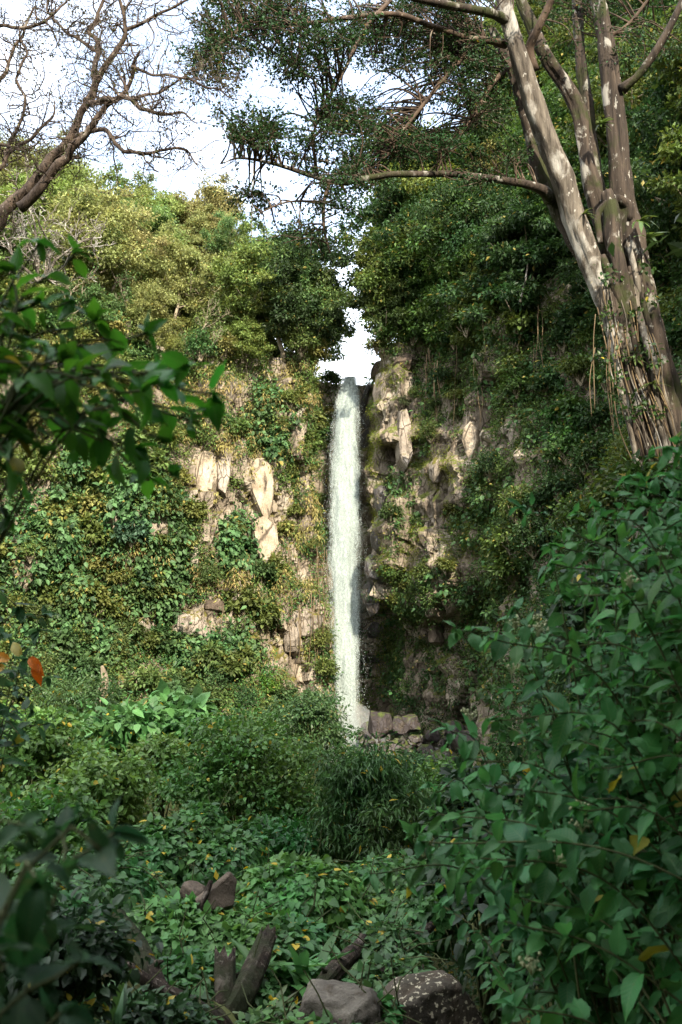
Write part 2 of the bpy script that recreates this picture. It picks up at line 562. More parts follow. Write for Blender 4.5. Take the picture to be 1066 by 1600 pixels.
M['cliff_l'] = rock_mat('cliff_stone', (.14, .112, .082), (.25, .205, .155), (.37, .32, .255), moss=(.055, .055, .012), moss_amt=.42)
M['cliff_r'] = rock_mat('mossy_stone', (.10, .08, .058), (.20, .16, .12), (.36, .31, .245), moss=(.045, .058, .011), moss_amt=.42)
M['wet_rock'] = rock_mat('wet_stone', (.02, .017, .017), (.04, .034, .033), (.075, .066, .063), moss=(.03, .045, .008), moss_amt=.36, wet=.75, scale=1.6)
M['slab'] = rock_mat('pale_slab', (.23, .18, .125), (.34, .275, .20), (.44, .38, .30), moss=(.07, .06, .015), moss_amt=.22, scale=1.6, up_moss=False, joints=.4)
M['slab_grey'] = rock_mat('grey_slab', (.18, .15, .12), (.27, .225, .18), (.36, .31, .26), moss=(.06, .06, .012), moss_amt=.32, scale=1.5)
M['boulder'] = rock_mat('boulder_stone', (.06, .052, .043), (.12, .105, .085), (.22, .20, .165), moss=(.035, .042, .015), moss_amt=.30, scale=3, up_moss=False, joints=.35)
M['spotted'] = rock_mat('spotted_stone', (.03, .026, .02), (.05, .042, .03), (.075, .06, .045), moss=(.03, .04, .01), moss_amt=.3, scale=3, up_moss=False, joints=.3, speck=(.42, .38, .28))
M['brown_rock'] = rock_mat('brown_stone', (.055, .04, .03), (.10, .074, .054), (.15, .115, .085), moss=(.04, .045, .012), moss_amt=.15, scale=2.5, up_moss=False, joints=.3)
M['purple_rock'] = rock_mat('purple_stone', (.018, .013, .013), (.032, .024, .024), (.055, .043, .043), moss=(.03, .045, .008), moss_amt=.25, wet=.5, scale=2)
M['earth'] = rock_mat('earth', (.035, .022, .013), (.06, .04, .022), (.09, .062, .032), moss=(.03, .035, .007), moss_amt=.6, scale=1.6)

# ------------------------------------------------------------------ large structure: the gorge walls
CURVE = np.array([(-46, 10), (-36, 26), (-27, 37), (-17, 45.5), (-10, 50.3), (-4.5, 53.2), (-1.6, 54.6), (-0.9, 57.0), (1.2, 57.2),
                  (1.9, 54.3), (3.2, 52.2), (5.4, 50.6), (7.4, 47.6), (8.6, 42), (9.0, 35), (9.2, 27), (9.0, 19), (9.6, 9), (11.5, -3), (15, -16), (20, -32)], dtype=float)


def gorge():
    c = spline(CURVE, .05)
    seg = np.concatenate(([0], np.cumsum(np.linalg.norm(np.diff(c, axis=0), axis=1))))
    inview = (c[:, 0] > -21) & (c[:, 1] > 14)
    s, ss = 0.0, []
    while s < seg[-1]:
        ss.append(s)
        i = np.searchsorted(seg, s)
        s += .15 if inview[min(i, len(c) - 1)] else .7
    ss = np.array(ss)
    C = np.stack((np.interp(ss, seg, c[:, 0]), np.interp(ss, seg, c[:, 1])), axis=-1)
    # valley-side normals, smoothed over about three metres
    t = np.gradient(c, axis=0); n = unit(np.stack((t[:, 1], -t[:, 0]), axis=-1))
    k = np.exp(-np.linspace(-2.2, 2.2, 121) ** 2); k /= k.sum()
    npad = np.stack([np.convolve(np.pad(n[:, j], 60, mode='edge'), k, 'valid') for j in (0, 1)], axis=-1)
    n = unit(npad)
    Nn = unit(np.stack((np.interp(ss, seg, n[:, 0]), np.interp(ss, seg, n[:, 1])), axis=-1))
    return ss, C, Nn, seg, c


SS, CC, NN, _seg, _c = gorge()
S_FALL = SS[np.argmin(np.hypot(CC[:, 0] - .2, CC[:, 1] - 57.2))]
RIM = 17.5


def weights(C, S):
    left = (S < S_FALL).astype(float)
    side = sstep(46, 38, C[:, 1]) * (1 - left)
    return left, side


def wall_rows():
    return np.concatenate((np.arange(-7.5, RIM, .15), [RIM]))


def wall_offset(C, S, Z):
    """How far the wall stands out into the valley at arc length S and height Z (grids)."""
    left, side = [w[:, None] for w in weights(C, S)]
    x = C[:, 0][:, None]
    z = Z[None, :]
    fade = sstep(1.6, 8.0, np.abs(S - S_FALL))[:, None]
    talus = 5.5 * sstep(3.5, -6, z) + 1.0 * sstep(9, 2, z)
    l = talus * fade * .9 - .05 * np.maximum(z - 6, 0) + .35 * fade
    zc = 3.4 + .9 * np.sin(S * .55)[:, None]
    cave = -2.0 * sstep(zc + .25, zc - .25, z) * sstep(0.4, 2.0, S - S_FALL)[:, None] * sstep(44, 48, C[:, 1])[:, None]
    r = cave - .04 * np.maximum(z - 7, 0) + .6 * fade
    sd = 1.8 * sstep(2, -7, z) - .30 * np.maximum(z - 1, 0) + 0 * x
    bump = 3.3 * np.exp(-((C[:, 1][:, None] - 18) / 4.5) ** 2) * sstep(5.2, 3.2, z)
    return left * l + (1 - left) * ((1 - side) * r + side * (sd + bump))


def relief(C, S, Z):
    Sg, Zg = np.meshgrid(S, Z, indexing='ij')
    left, side = [w[:, None] for w in weights(C, S)]
    wob = .5 * vnoise(np.stack((Sg * .4, Zg * .25, 0 * Sg), -1), 5)
    rv, du, dw, ed = voro2(Sg + wob, Zg + .3 * Sg, 1.5, 3.4, 3)
    rv2, du2, dw2, ed2 = voro2(Sg + wob * .6 + 40, Zg - .25 * Sg, .55, 1.15, 9)
    b = (rv - .5) * 1.5 + (rv2 - .5) * .42 + du * .30 * (rv2 - .4) + dw * .35 * (rv - .5) - .28 * sstep(.10, 0, ed) - .14 * sstep(.12, 0, ed2)
    low = 1.3 * vnoise(np.stack((Sg * .13, Zg * .12, 0 * Sg + 3), -1), 21) + .18 * fbm(np.stack((Sg * 1.5, Zg * 1.3, 0 * Sg), -1), 8, 3)
    ledges = .35 * sstep(.35, .0, np.abs(((Zg + .4 * wob + .12 * Sg) % 1.7) - .85) / 1.7) * (1 - left)
    strong = 1 - .75 * side
    damp = sstep(.2, 2.0, np.abs(S - S_FALL))[:, None] * .8 + .2
    return (b * strong + low + ledges * strong) * damp


def build_walls():
    Z = wall_rows()
    off = wall_offset(CC, SS, Z) + relief(CC, SS, Z)
    P = np.empty((len(SS), len(Z), 3))
    P[..., :2] = CC[:, None, :] + NN[:, None, :] * off[..., None]
    rimw = 1.2 * vnoise(np.stack((SS * .3, 0 * SS, 0 * SS), -1), 31)[:, None] * sstep(8, RIM, Z)[None, :] * sstep(.8, 3, np.abs(SS - S_FALL))[:, None]
    P[..., 2] = Z[None, :] + rimw
    # the lip of the fall is a notch lower than the rim on either side
    notch = sstep(1.9, .7, np.abs(SS - S_FALL - .1))[:, None]
    P[..., 2] -= notch * .35 * sstep(10, RIM, Z)[None, :]
    # forested slope above the rim
    H = np.linspace(0, 1, 30)[1:]
    d = np.abs(SS - S_FALL)
    left = SS < S_FALL
    top = np.where(left, np.interp(d, [0, 2, 4.5, 8, 14, 30], [0, 3.0, 8.5, 12, 14.5, 15.5]), np.interp(d, [0, 2, 4, 7, 12, 60, 75, 100], [0, 3, 15, 27, 34, 30, 24, 18]))
    back = np.where(left, np.interp(d, [0, 4, 12], [6, 10, 19]), np.interp(d, [0, 4, 12], [6, 10, 26]))
    side = weights(CC, SS)[1]
    o0 = off[:, -1]
    curve = H[None, :] ** .9
    Q = np.empty((len(SS), len(H), 3))
    oo = o0[:, None] - .5 - back[:, None] * curve
    Q[..., :2] = CC[:, None, :] + NN[:, None, :] * oo[..., None]
    Q[..., 2] = P[:, -1, 2][:, None] + top[:, None] * H[None, :] + .9 * fbm(np.stack((Q[..., 0] * .3, Q[..., 1] * .3, 0 * Q[..., 0]), -1), 4, 3) * sstep(0, .15, H)[None, :]
    # and a flat back beyond the crest
    B = Q[:, -1:, :].copy()
    B[..., :2] -= NN[:, None, :] * 40
    Q = np.concatenate((Q, B), axis=1)
    return Z, P, Q


WZ, WP, HQ = build_walls()


def grid_faces(n, m):
    i = np.arange(n - 1)[:, None] * m; j = np.arange(m - 1)[None, :]
    return np.stack((i + j, i + m + j, i + m + j + 1, i + j + 1), axis=-1).reshape(-1, 4)


cut = int(np.argmin(np.abs(SS - S_FALL)))
cliffs = {}
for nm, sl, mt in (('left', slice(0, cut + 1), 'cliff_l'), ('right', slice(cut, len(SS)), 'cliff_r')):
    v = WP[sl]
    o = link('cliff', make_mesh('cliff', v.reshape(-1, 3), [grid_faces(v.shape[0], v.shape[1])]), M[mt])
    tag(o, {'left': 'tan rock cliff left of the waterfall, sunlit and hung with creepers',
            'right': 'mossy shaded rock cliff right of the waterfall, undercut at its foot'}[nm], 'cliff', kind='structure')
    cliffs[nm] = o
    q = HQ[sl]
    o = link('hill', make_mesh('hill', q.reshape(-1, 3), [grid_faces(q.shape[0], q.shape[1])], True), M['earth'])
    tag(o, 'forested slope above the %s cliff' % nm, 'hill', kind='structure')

# surface lookup: all points of the walls and slopes with normals and pixels
def surf_table():
    out = []
    for G in (WP, HQ[:, :-1]):
        du = np.gradient(G, axis=0); dv = np.gradient(G, axis=1)
        n = unit(np.cross(du, dv))
        area = np.linalg.norm(np.cross(du, dv), axis=-1)
        out.append((G.reshape(-1, 3), n.reshape(-1, 3), area.ravel(), np.repeat(SS, G.shape[1])))
    P, N, A, S = [np.concatenate(x) for x in zip(*out)]
    toc = -(P * N).sum(-1)
    N = np.where(toc[:, None] < 0, -N, N)
    return P, N, A, S


GP, GN, GA, GS = surf_table()
gx, gy, gd = proj(GP)
HILL0 = WP.shape[0] * WP.shape[1]


def on_cliff(px, py, rad=7):
    """The nearest surface point of the gorge seen close to a pixel, with its normal."""
    m = np.hypot(gx - px, gy - py) < rad
    m &= gd > 10
    idx = np.nonzero(m)[0]
    if not len(idx):
        return on_cliff(px, py, rad * 2) if rad < 220 else (None, None)
    d = gd[idx]
    near = idx[d < d.min() + 1.2]
    k = near[np.argmin(np.hypot(gx[near] - px, gy[near] - py))]
    return GP[k].copy(), GN[k].copy()


# ------------------------------------------------------------------ the valley floor
def ground_h(x, y):
    x = np.asarray(x, dtype=float); y = np.asarray(y, dtype=float)
    g = -1.75 - 1.35 * sstep(1, 8, y) - .75 * sstep(8, 15, y) - 1.0 * sstep(15, 27, y) - .5 * sstep(27, 45, y)
    g = g + .30 * np.maximum(0, -x - 3 - .05 * np.abs(y)) * sstep(4, 14, y)
    g = g + .22 * np.maximum(0, np.abs(x) - 16)
    g = g + 1.25 * np.exp(-((x + 2.15) / 1.0) ** 2 - ((y - 7.6) / 1.3) ** 2)
    g = g + 1.5 * np.exp(-((x - 2.0) / 1.1) ** 2 - ((y - 14.5) / 2.2) ** 2)
    g = g + .9 * np.exp(-((x + .9) / 1.3) ** 2 - ((y - 11.6) / 1.5) ** 2)
    g = g + 1.0 * np.exp(-((x + 2.4) / 1.6) ** 2 - ((y - 13.5) / 2.0) ** 2)
    g = g + .16 * fbm(np.stack((x * .9, y * .9, 0 * x), -1), 2, 3) * sstep(1.5, 5, np.hypot(x, y))
    g = g + sstep(-6, -40, y) * 12
    return g


gxs = np.concatenate((np.arange(-60, -12, 3.), np.arange(-12, 10, .2), np.arange(10, 61, 3.)))
gys = np.concatenate((np.arange(-70, -4, 3.), np.arange(-4, 30, .2), np.arange(30, 62, .8)))
GX, GY = np.meshgrid(gxs, gys, indexing='ij')
gv = np.stack((GX, GY, ground_h(GX, GY)), -1)
o = link('ground', make_mesh('ground', gv.reshape(-1, 3), [grid_faces(len(gxs), len(gys))], True), M['earth'])
tag(o, 'dark mossy earth of the valley floor', 'ground', kind='structure')

_ico = {}


def ico(sub):
    if sub not in _ico:
        bm = bmesh.new(); bmesh.ops.create_icosphere(bm, subdivisions=sub, radius=1)
        _ico[sub] = (np.array([v.co[:] for v in bm.verts]), np.array([[v.index for v in f.verts] for f in bm.faces]))
        bm.free()
    return _ico[sub]


# ------------------------------------------------------------------ the waterfall
def water_mat():
    m, nd, lk = new_mat('falling_water')
    p = mapped(nd, lk, (1, 1, .22))
    p2 = mapped(nd, lk, (1, 1, .55))
    a = noise(nd, lk, p, 3.2, 4, .6)
    b = noise(nd, lk, p2, 13, 3, .65, .3)
    g = noise(nd, lk, mapped(nd, lk, (1, 1, .7)), 38, 2, .6)
    at_ = nd.new('ShaderNodeAttribute'); at_.attribute_name = 'UVMap'
    uvn = nd.new('ShaderNodeUVMap'); sp = nd.new('ShaderNodeSeparateXYZ'); lk.new(uvn.outputs['UV'], sp.inputs[0])

    def math_(op, x, y):
        n = nd.new('ShaderNodeMath'); n.operation = op
        for i, s in enumerate((x, y)):
            if hasattr(s, 'links'): lk.new(s, n.inputs[i])
            else: n.inputs[i].default_value = s
        return n.outputs[0]
    dens = math_('ADD', math_('ADD', math_('MULTIPLY', a, .45), math_('MULTIPLY', b, .45)), math_('MULTIPLY', g, .36))
    dens = math_('ADD', dens, math_('MULTIPLY', sp.outputs['X'], .46))     # thinner towards the ragged edges and the head
    alpha = ramp(nd, lk, dens, .66, .97)
    d = nd.new('ShaderNodeBsdfDiffuse')
    d.inputs['Color'].default_value = (.60, .67, .645, 1)
    t = nd.new('ShaderNodeBsdfTranslucent'); t.inputs['Color'].default_value = (.60, .67, .645, 1)
    mx = nd.new('ShaderNodeMixShader'); mx.inputs['Fac'].default_value = .45
    lk.new(d.outputs[0], mx.inputs[1]); lk.new(t.outputs[0], mx.inputs[2])
    bp = nd.new('ShaderNodeBump'); bp.inputs['Strength'].default_value = .9; bp.inputs['Distance'].default_value = .2
    lk.new(dens, bp.inputs['Height']); lk.new(bp.outputs['Normal'], d.inputs['Normal'])
    tr = nd.new('ShaderNodeBsdfTransparent')
    m2 = nd.new('ShaderNodeMixShader'); lk.new(alpha, m2.inputs['Fac'])
    lk.new(tr.outputs[0], m2.inputs[1]); lk.new(mx.outputs[0], m2.inputs[2])
    out = nd.new('ShaderNodeOutputMaterial'); lk.new(m2.outputs[0], out.inputs['Surface'])
    return m


M['water'] = water_mat()
m, nd, lk = new_mat('water_drops')
b = nd.new('ShaderNodeBsdfPrincipled'); b.inputs['Base Color'].default_value = (.62, .69, .66, 1); b.inputs['Roughness'].default_value = .4
out = nd.new('ShaderNodeOutputMaterial'); lk.new(b.outputs[0], out.inputs['Surface'])
M['drops'] = m

FALL = np.array([(588, 549, 9, 57.6), (592, 547, 13, 56.6), (604, 545, 16, 56.1), (630, 543, 19, 55.8), (670, 541, 22, 55.6), (720, 540, 24, 55.45), (800, 539.5, 25, 55.3),
                 (880, 539, 25, 55.2), (960, 539.5, 24, 55.1), (1040, 540, 22.5, 54.6), (1100, 541, 21, 54.4), (1160, 546, 19, 54.2), (1215, 549, 17, 54.0)], dtype=float)


def fall_rows(n):
    t = np.linspace(0, 1, n) ** 1.05
    py = 588 + t * (1212 - 588)
    return [np.interp(py, FALL[:, 0], FALL[:, k]) for k in range(4)]


def fall_sheet(wscale, depth, seed, thin, nx=34, ny=190):
    py, px, hw, Y = fall_rows(ny)
    v = np.empty((ny, nx, 3)); uv = np.empty((ny, nx, 2))
    a = np.linspace(-1, 1, nx)
    for i in range(ny):
        c = at(px[i], py[i], Y[i])
        w = hw[i] / FPX * Y[i] * wscale
        v[i, :, 0] = c[0] + a * w
        v[i, :, 1] = c[1] - depth * np.sqrt(np.maximum(0, 1 - (a * .98) ** 2)) * min(1, i / 12)
        v[i, :, 2] = c[2]
        uv[i, :, 0] = thin * (1 - np.abs(a) ** 2.6)
        uv[i, :, 1] = i / ny
    n = fbm(v * np.array([3.0, 1.5, .45]) + seed, seed, 3)
    v[..., 1] -= .28 * n
    v[..., 0] += .10 * fbm(v * np.array([1.2, 1, .35]) + 9 + seed, seed + 5, 3) * np.minimum(1, np.arange(ny) / 12)[:, None]
    return v.reshape(-1, 3), [grid_faces(ny, nx)], uv.reshape(-1, 2)


g = Geo()
g.add(*fall_sheet(.90, .42, 1, .95))
fall = link('waterfall', g.mesh('waterfall', True), M['water'])
tag(fall, 'tall narrow white waterfall dropping over the cliff notch', 'waterfall', kind='structure')
g = Geo(); g.add(*fall_sheet(.78, .25, 5, 1.15)); link('water_core', g.mesh('water_core', True), M['water'], fall)
g = Geo(); g.add(*fall_sheet(1.14, .58, 9, .50)); link('water_veil', g.mesh('water_veil', True), M['water'], fall)
# flying drops
TET = np.array([(1, 1, 1), (-1, -1, 1), (-1, 1, -1), (1, -1, -1)], dtype=float) * np.array([.6, .6, 1.0])
nd_ = 8000
t = rng.random(nd_) ** .8
py = 592 + t * 610
px = np.interp(py, FALL[:, 0], FALL[:, 1]); hw = np.interp(py, FALL[:, 0], FALL[:, 2]); YY = np.interp(py, FALL[:, 0], FALL[:, 3])
sprd = np.where(rng.random(nd_) < .45, .75 + .40 * np.abs(rng.normal(size=nd_)), rng.random(nd_)) * np.sign(rng.normal(size=nd_))
sprd = np.where((sprd > 1) & (t > .4), sprd + np.abs(rng.normal(size=nd_)) * .25 * t, sprd)
pp = np.stack([at(a_, b_, y_) for a_, b_, y_ in zip(px + sprd * hw, py, YY - .4 - .5 * rng.random(nd_))])
sz = .005 + .009 * rng.random(nd_) ** 2
v = pp[:, None, :] + TET[None] * sz[:, None, None] * (.6 + .8 * rng.random((nd_, 1, 3)))
g = Geo(); off = (np.arange(nd_) * 4)[:, None, None]
g.add(v.reshape(-1, 3), [(np.array([(0, 1, 2), (0, 3, 1), (0, 2, 3), (1, 3, 2)])[None] + off).reshape(-1, 3)])
o = link('spray', g.mesh('spray'), M['drops'], fall); o['kind'] = 'stuff'
# drifting spray round the foot of the fall
m, nd, lk = new_mat('mist')
pvm = nd.new('ShaderNodeVolumePrincipled'); pvm.inputs['Color'].default_value = (.93, .96, .96, 1); pvm.inputs['Density'].default_value = .3
out = nd.new('ShaderNodeOutputMaterial'); lk.new(pvm.outputs[0], out.inputs['Volume'])
v, f = ico(3)
c = at(550, 1165, 53.6)
v = v * np.array([1.9, 1.2, 2.4]) * (1 + .25 * fbm(v * 1.4, 6, 2))[:, None]
o = link('mist', make_mesh('mist', v, [f], True), m, fall, c); o['kind'] = 'stuff'
# plunge pool
a = np.linspace(0, 2 * np.pi, 48, endpoint=False)
pv = np.stack((1.0 + 6.5 * np.cos(a) * (1 + .1 * np.sin(3 * a)), 51.5 + 4.5 * np.sin(a), np.full(48, -5.05)), -1)
m, nd, lk = new_mat('pool_water')
b = nd.new('ShaderNodeBsdfPrincipled'); b.inputs['Base Color'].default_value = (.03, .05, .045, 1); b.inputs['Roughness'].default_value = .08
bp = nd.new('ShaderNodeBump'); bp.inputs['Strength'].default_value = .5; lk.new(noise(nd, lk, mapped(nd, lk), 3, 4), bp.inputs['Height']); lk.new(bp.outputs['Normal'], b.inputs['Normal'])
out = nd.new('ShaderNodeOutputMaterial'); lk.new(b.outputs[0], out.inputs['Surface'])
o = link('plunge_pool', make_mesh('plunge_pool', np.vstack((pv, [(1, 51.5, -5.05)])), [np.stack((np.arange(48), (np.arange(48) + 1) % 48, np.full(48, 48)), -1)]), m)
tag(o, 'dark pool at the foot of the waterfall', 'pool', kind='structure')

# ------------------------------------------------------------------ stones
def stone(seed, size, sub=3, cuts=9, depth=(.45, .8), rough=.05, taper=0.0, boxy=True):
    """A stone cut by flat breaks: sphere points clipped by random planes, then roughened."""
    r = np.random.default_rng(seed)
    v, f = ico(sub)
    v = v.copy() * 1.05
    box = [np.array(p, dtype=float) for p in ((1, 0, 0), (-1, 0, 0), (0, 1, 0), (0, -1, 0), (0, 0, 1), (0, 0, -1))]
    pl = [unit(b_ + r.normal(size=3) * .28) for b_ in box if boxy] + [unit(r.normal(size=3)) for _ in range(cuts)]
    for n in pl:
        d = r.uniform(*depth)
        e = v @ n - d
        v = v - np.maximum(e, 0)[:, None] * n
    v = v + v * (rough * fbm(v * 2.6 + seed, seed, 4))[:, None]
    if sub > 3:
        v = v * (1 + rough * .45 * fbm(v * 8 + seed, seed + 2, 3))[:, None]
    v = v / np.abs(v).max(axis=0)
    if taper:
        k = 1 - taper * (1 - v[:, 2:3]) / 2
        v[:, :2] *= k
    return v * np.asarray(size), f


def slab(px, py, w, h, mt, side, taper=0.0, roll=0.0, push=.2, label=None, sub=2):
    P, N = on_cliff(px, py)
    if P is None:
        return
    k = P[1] / FPX
    sx, sz_ = w * k / 2, h * k / 2
    sx *= 1.12; sz_ *= 1.08; sy = .55
    global slab_n
    slab_n += 1
    v, f = stone(slab_n * 7 + 3, (sx, sy, sz_), sub, 26, (.5, .82), .06, taper)
    roll = roll + .22 * math.sin(slab_n * 2.3)
    n2 = unit(np.array([N[0], N[1], 0])); x = np.array([-n2[1], n2[0], 0])
    cr, sr = math.cos(roll), math.sin(roll)
    X = x * cr + np.array([0, 0, 1]) * sr; Zx = np.array([0, 0, 1]) * cr - x * sr
    w_ = v[:, 0:1] * X - v[:, 1:2] * n2 + v[:, 2:3] * Zx
    c = P + n2 * (.06 + .15 * push - sy * .62)
    o = link('rock_slab', make_mesh('rock_slab', w_, [f], sub > 2), M[mt], cliffs[side], c)
    if label:
        o['label'] = label


slab_n = 0
LEFT_SLABS = [(402, 768, 50, 105, 'slab', 0, 0), (398, 735, 40, 36, 'slab', .1, 0), (318, 750, 46, 100, 'slab', 3.4, -.08), (352, 722, 26, 76, 'slab', .2, 0), (346, 792, 22, 62, 'slab_grey', .3, .1),
              (412, 850, 44, 78, 'slab', 3.6, .05), (434, 795, 26, 56, 'slab_grey', .3, 0), (440, 582, 24, 62, 'slab', .2, 0), (426, 560, 18, 46, 'slab_grey', .2, .1), (488, 612, 26, 80, 'brown_rock', .2, 0),
              (464, 680, 22, 30, 'slab', .2, 0), (461, 716, 20, 30, 'slab_grey', .1, 0), (478, 972, 52, 44, 'slab', .15, -.25), (452, 1004, 36, 42, 'slab_grey', .1, 0), (470, 1052, 40, 58, 'slab', .15, .1),
              (466, 1090, 34, 24, 'slab_grey', 0, 0), (298, 978, 62, 34, 'slab_grey', .1, -.1), (228, 984, 60, 34, 'slab_grey', .1, .1), (284, 946, 30, 20, 'slab', .1, 0), (370, 634, 16, 56, 'slab', .2, 0),
              (356, 612, 16, 40, 'slab', .3, 0), (385, 885, 26, 34, 'slab_grey', .2, 0), (335, 945, 34, 22, 'brown_rock', .1, .1), (500, 570, 28, 40, 'brown_rock', .1, 0),
              (512, 640, 14, 60, 'brown_rock', .2, 0), (508, 745, 12, 60, 'slab_grey', .2, 0), (270, 730, 18, 40, 'slab_grey', .2, .1), (436, 1020, 22, 50, 'slab_grey', .2, 0), (340, 860, 20, 32, 'slab_grey', .2, 0),
              (150, 970, 30, 22, 'slab_grey', .1, 0), (330, 830, 24, 40, 'slab', .3, .1)]
RIGHT_SLABS = [(616, 610, 46, 92, 'slab_grey', .3, .12), (600, 690, 34, 96, 'slab_grey', .1, .05), (632, 694, 40, 100, 'slab', .2, 0), (618, 650, 40, 60, 'slab_grey', .1, 0), (571, 654, 24, 36, 'wet_rock', .1, 0), (570, 692, 22, 46, 'wet_rock', .2, .1),
               (586, 734, 18, 36, 'slab_grey', .3, -.2), (592, 776, 32, 56, 'wet_rock', .2, 0), (742, 690, 36, 74, 'slab', .4, .1), (690, 738, 52, 44, 'slab_grey', .1, .3), (714, 742, 20, 44, 'slab', .2, .4),
               (722, 772, 22, 44, 'purple_rock', .2, .2), (682, 790, 46, 40, 'slab_grey', .1, 0), (684, 846, 30, 64, 'slab_grey', .2, 0), (690, 952, 46, 34, 'brown_rock', .1, 0), (692, 992, 54, 36, 'brown_rock', 0, 0),
               (800, 688, 26, 44, 'slab_grey', .3, 0), (768, 700, 16, 52, 'slab_grey', .3, .1), (816, 742, 24, 40, 'slab_grey', .2, 0), (586, 582, 48, 26, 'brown_rock', .1, 0), (622, 566, 42, 30, 'brown_rock', .1, .1),
               (646, 552, 30, 26, 'brown_rock', .1, 0), (588, 836, 28, 60, 'wet_rock', .2, 0), (578, 890, 22, 50, 'wet_rock', .1, 0), (590, 930, 30, 56, 'wet_rock', .1, 0), (584, 985, 38, 44, 'wet_rock', .1, 0),
               (578, 1030, 60, 14, 'wet_rock', .1, -.05), (572, 620, 14, 60, 'wet_rock', .2, 0), (650, 770, 22, 50, 'brown_rock', .2, 0), (610, 800, 26, 40, 'brown_rock', .2, 0), (720, 860, 28, 40, 'brown_rock', .1, 0),
               (760, 740, 20, 44, 'brown_rock', .2, 0), (660, 600, 24, 40, 'brown_rock', .2, 0), (706, 905, 50, 16, 'slab_grey', 0, .05), (640, 1010, 60, 14, 'brown_rock', 0, .02), (705, 1058, 40, 12, 'brown_rock', 0, 0),
               (895, 745, 26, 36, 'slab_grey', .2, 0), (640, 650, 16, 44, 'slab_grey', .2, .1), (664, 700, 18, 40, 'brown_rock', .2, 0), (700, 690, 16, 50, 'slab_grey', .3, 0), (755, 930, 60, 14, 'brown_rock', 0, 0)]
for a in LEFT_SLABS:
    if a[2] < 30 or a[1] > 1080 or a[:2] in ((402, 768), (318, 750), (412, 850), (478, 972)):
        continue
    slab(*a[:5], 'left', a[5], a[6])
for a in RIGHT_SLABS:
    if a[4] != 'wet_rock' and a[:2] not in ((692, 992), (690, 952), (722, 772), (690, 738), (586, 582), (622, 566), (800, 688)):
        continue
    slab(*a[:5], 'right', a[5], a[6], label='long pale slab with a pointed foot' if a[0] == 742 else None, sub=3 if a[3] > 80 else 2)


def flat_slab(px, py, w, h, outline, proud, mt, side, label=None, seed=0):
    """A flat fronted block standing out of the face: outline in half widths and half heights."""
    P, N = on_cliff(px, py)
    k = P[1] / FPX
    n2 = unit(np.array([N[0] * .5, -1.0, 0])); X = np.array([-n2[1], n2[0], 0])
    r = np.random.default_rng(seed)
    q = np.array(outline) * np.array([w, h]) * k / 2
    m = len(q)
    rings = []
    for sc, dp in ((1.12, -.8), (1.0, proud * .55), (.84, proud)):
        d = dp + (r.normal(size=m) * .05 if dp > 0 else 0) - .10 * q[:, 1]
        rings.append(q[:, 0:1] * sc * X + (q[:, 1:2] * (1 - (1 - sc) * .5)) * np.array([0, 0, 1]) + d[:, None] * n2)
    mid = np.stack([(np.array([0, 0, 1]) * z * h * k / 2 + X * x * w * k / 2 + n2 * (proud + .07 - .10 * z * h * k / 2)) for x, z in ((.05, .45), (-.02, -.25))])
    v = np.vstack(rings + [mid])
    j = np.arange(m); j2 = (j + 1) % m
    f = [np.stack((j + a * m, j2 + a * m, j2 + (a + 1) * m, j + (a + 1) * m), -1) for a in (0, 1)]
    near = np.where(q[:, 1] > .08 * h * k / 2, 3 * m, 3 * m + 1)
    tri = [(2 * m + a, 2 * m + b_, near[a]) for a, b_ in zip(j, j2)] + [(2 * m + b_, near[b_], near[a]) for a, b_ in zip(j, j2) if near[a] != near[b_]]
    o = link('rock_slab', make_mesh('rock_slab', v, [np.concatenate(f), np.array(tri)]), M[mt], cliffs[side], P)
    if label: o['label'] = label


flat_slab(404, 766, 54, 112, [(-.75, .92), (.1, 1.0), (.7, .82), (.92, .25), (.8, -.35), (.42, -1.0), (.05, -.72), (-.5, -.15), (-.9, .4)], .42, 'slab', 'left', 'pale pointed slab', 3)
flat_slab(318, 752, 50, 104, [(-.6, .8), (0, 1.0), (.75, .85), (.9, .1), (.6, -.5), (.5, -1.0), (-.2, -.85), (-.75, -.3), (-.95, .3)], .32, 'slab', 'left', None, 4)
flat_slab(350, 730, 26, 84, [(-.7, .9), (.4, 1.0), (.95, .4), (.8, -.4), (.2, -1.0), (-.6, -.8), (-.9, 0)], .25, 'slab_grey', 'left', None, 5)
flat_slab(742, 690, 30, 70, [(-.7, .7), (0, 1.0), (.8, .6), (.95, 0), (.5, -.6), (.1, -1.0), (-.4, -.6), (-.9, .1)], .3, 'slab', 'right', 'long pale slab with a pointed foot', 7)
flat_slab(630, 692, 28, 100, [(-.5, .9), (.3, 1.0), (.8, .5), (.7, -.1), (.9, -.6), (.1, -1.0), (-.6, -.7), (-.8, .1)], .2, 'slab_grey', 'right', None, 8)
flat_slab(606, 616, 26, 84, [(-.3, .9), (.6, 1.0), (.9, .3), (.6, -.5), (.2, -1.0), (-.5, -.7), (-.9, .1)], .2, 'slab_grey', 'right', None, 9)
flat_slab(476, 972, 50, 46, [(-.9, .8), (0, 1.0), (.9, .5), (1.0, -.3), (.5, -.9), (-.4, -1.0), (-.95, -.3)], .2, 'slab_grey', 'left', None, 10)
flat_slab(412, 846, 46, 80, [(-.9, .75), (-.1, 1.0), (.85, .7), (.95, -.1), (.4, -.7), (0, -1.0), (-.4, -.6), (-.8, 0)], .25, 'slab', 'left', None, 6)


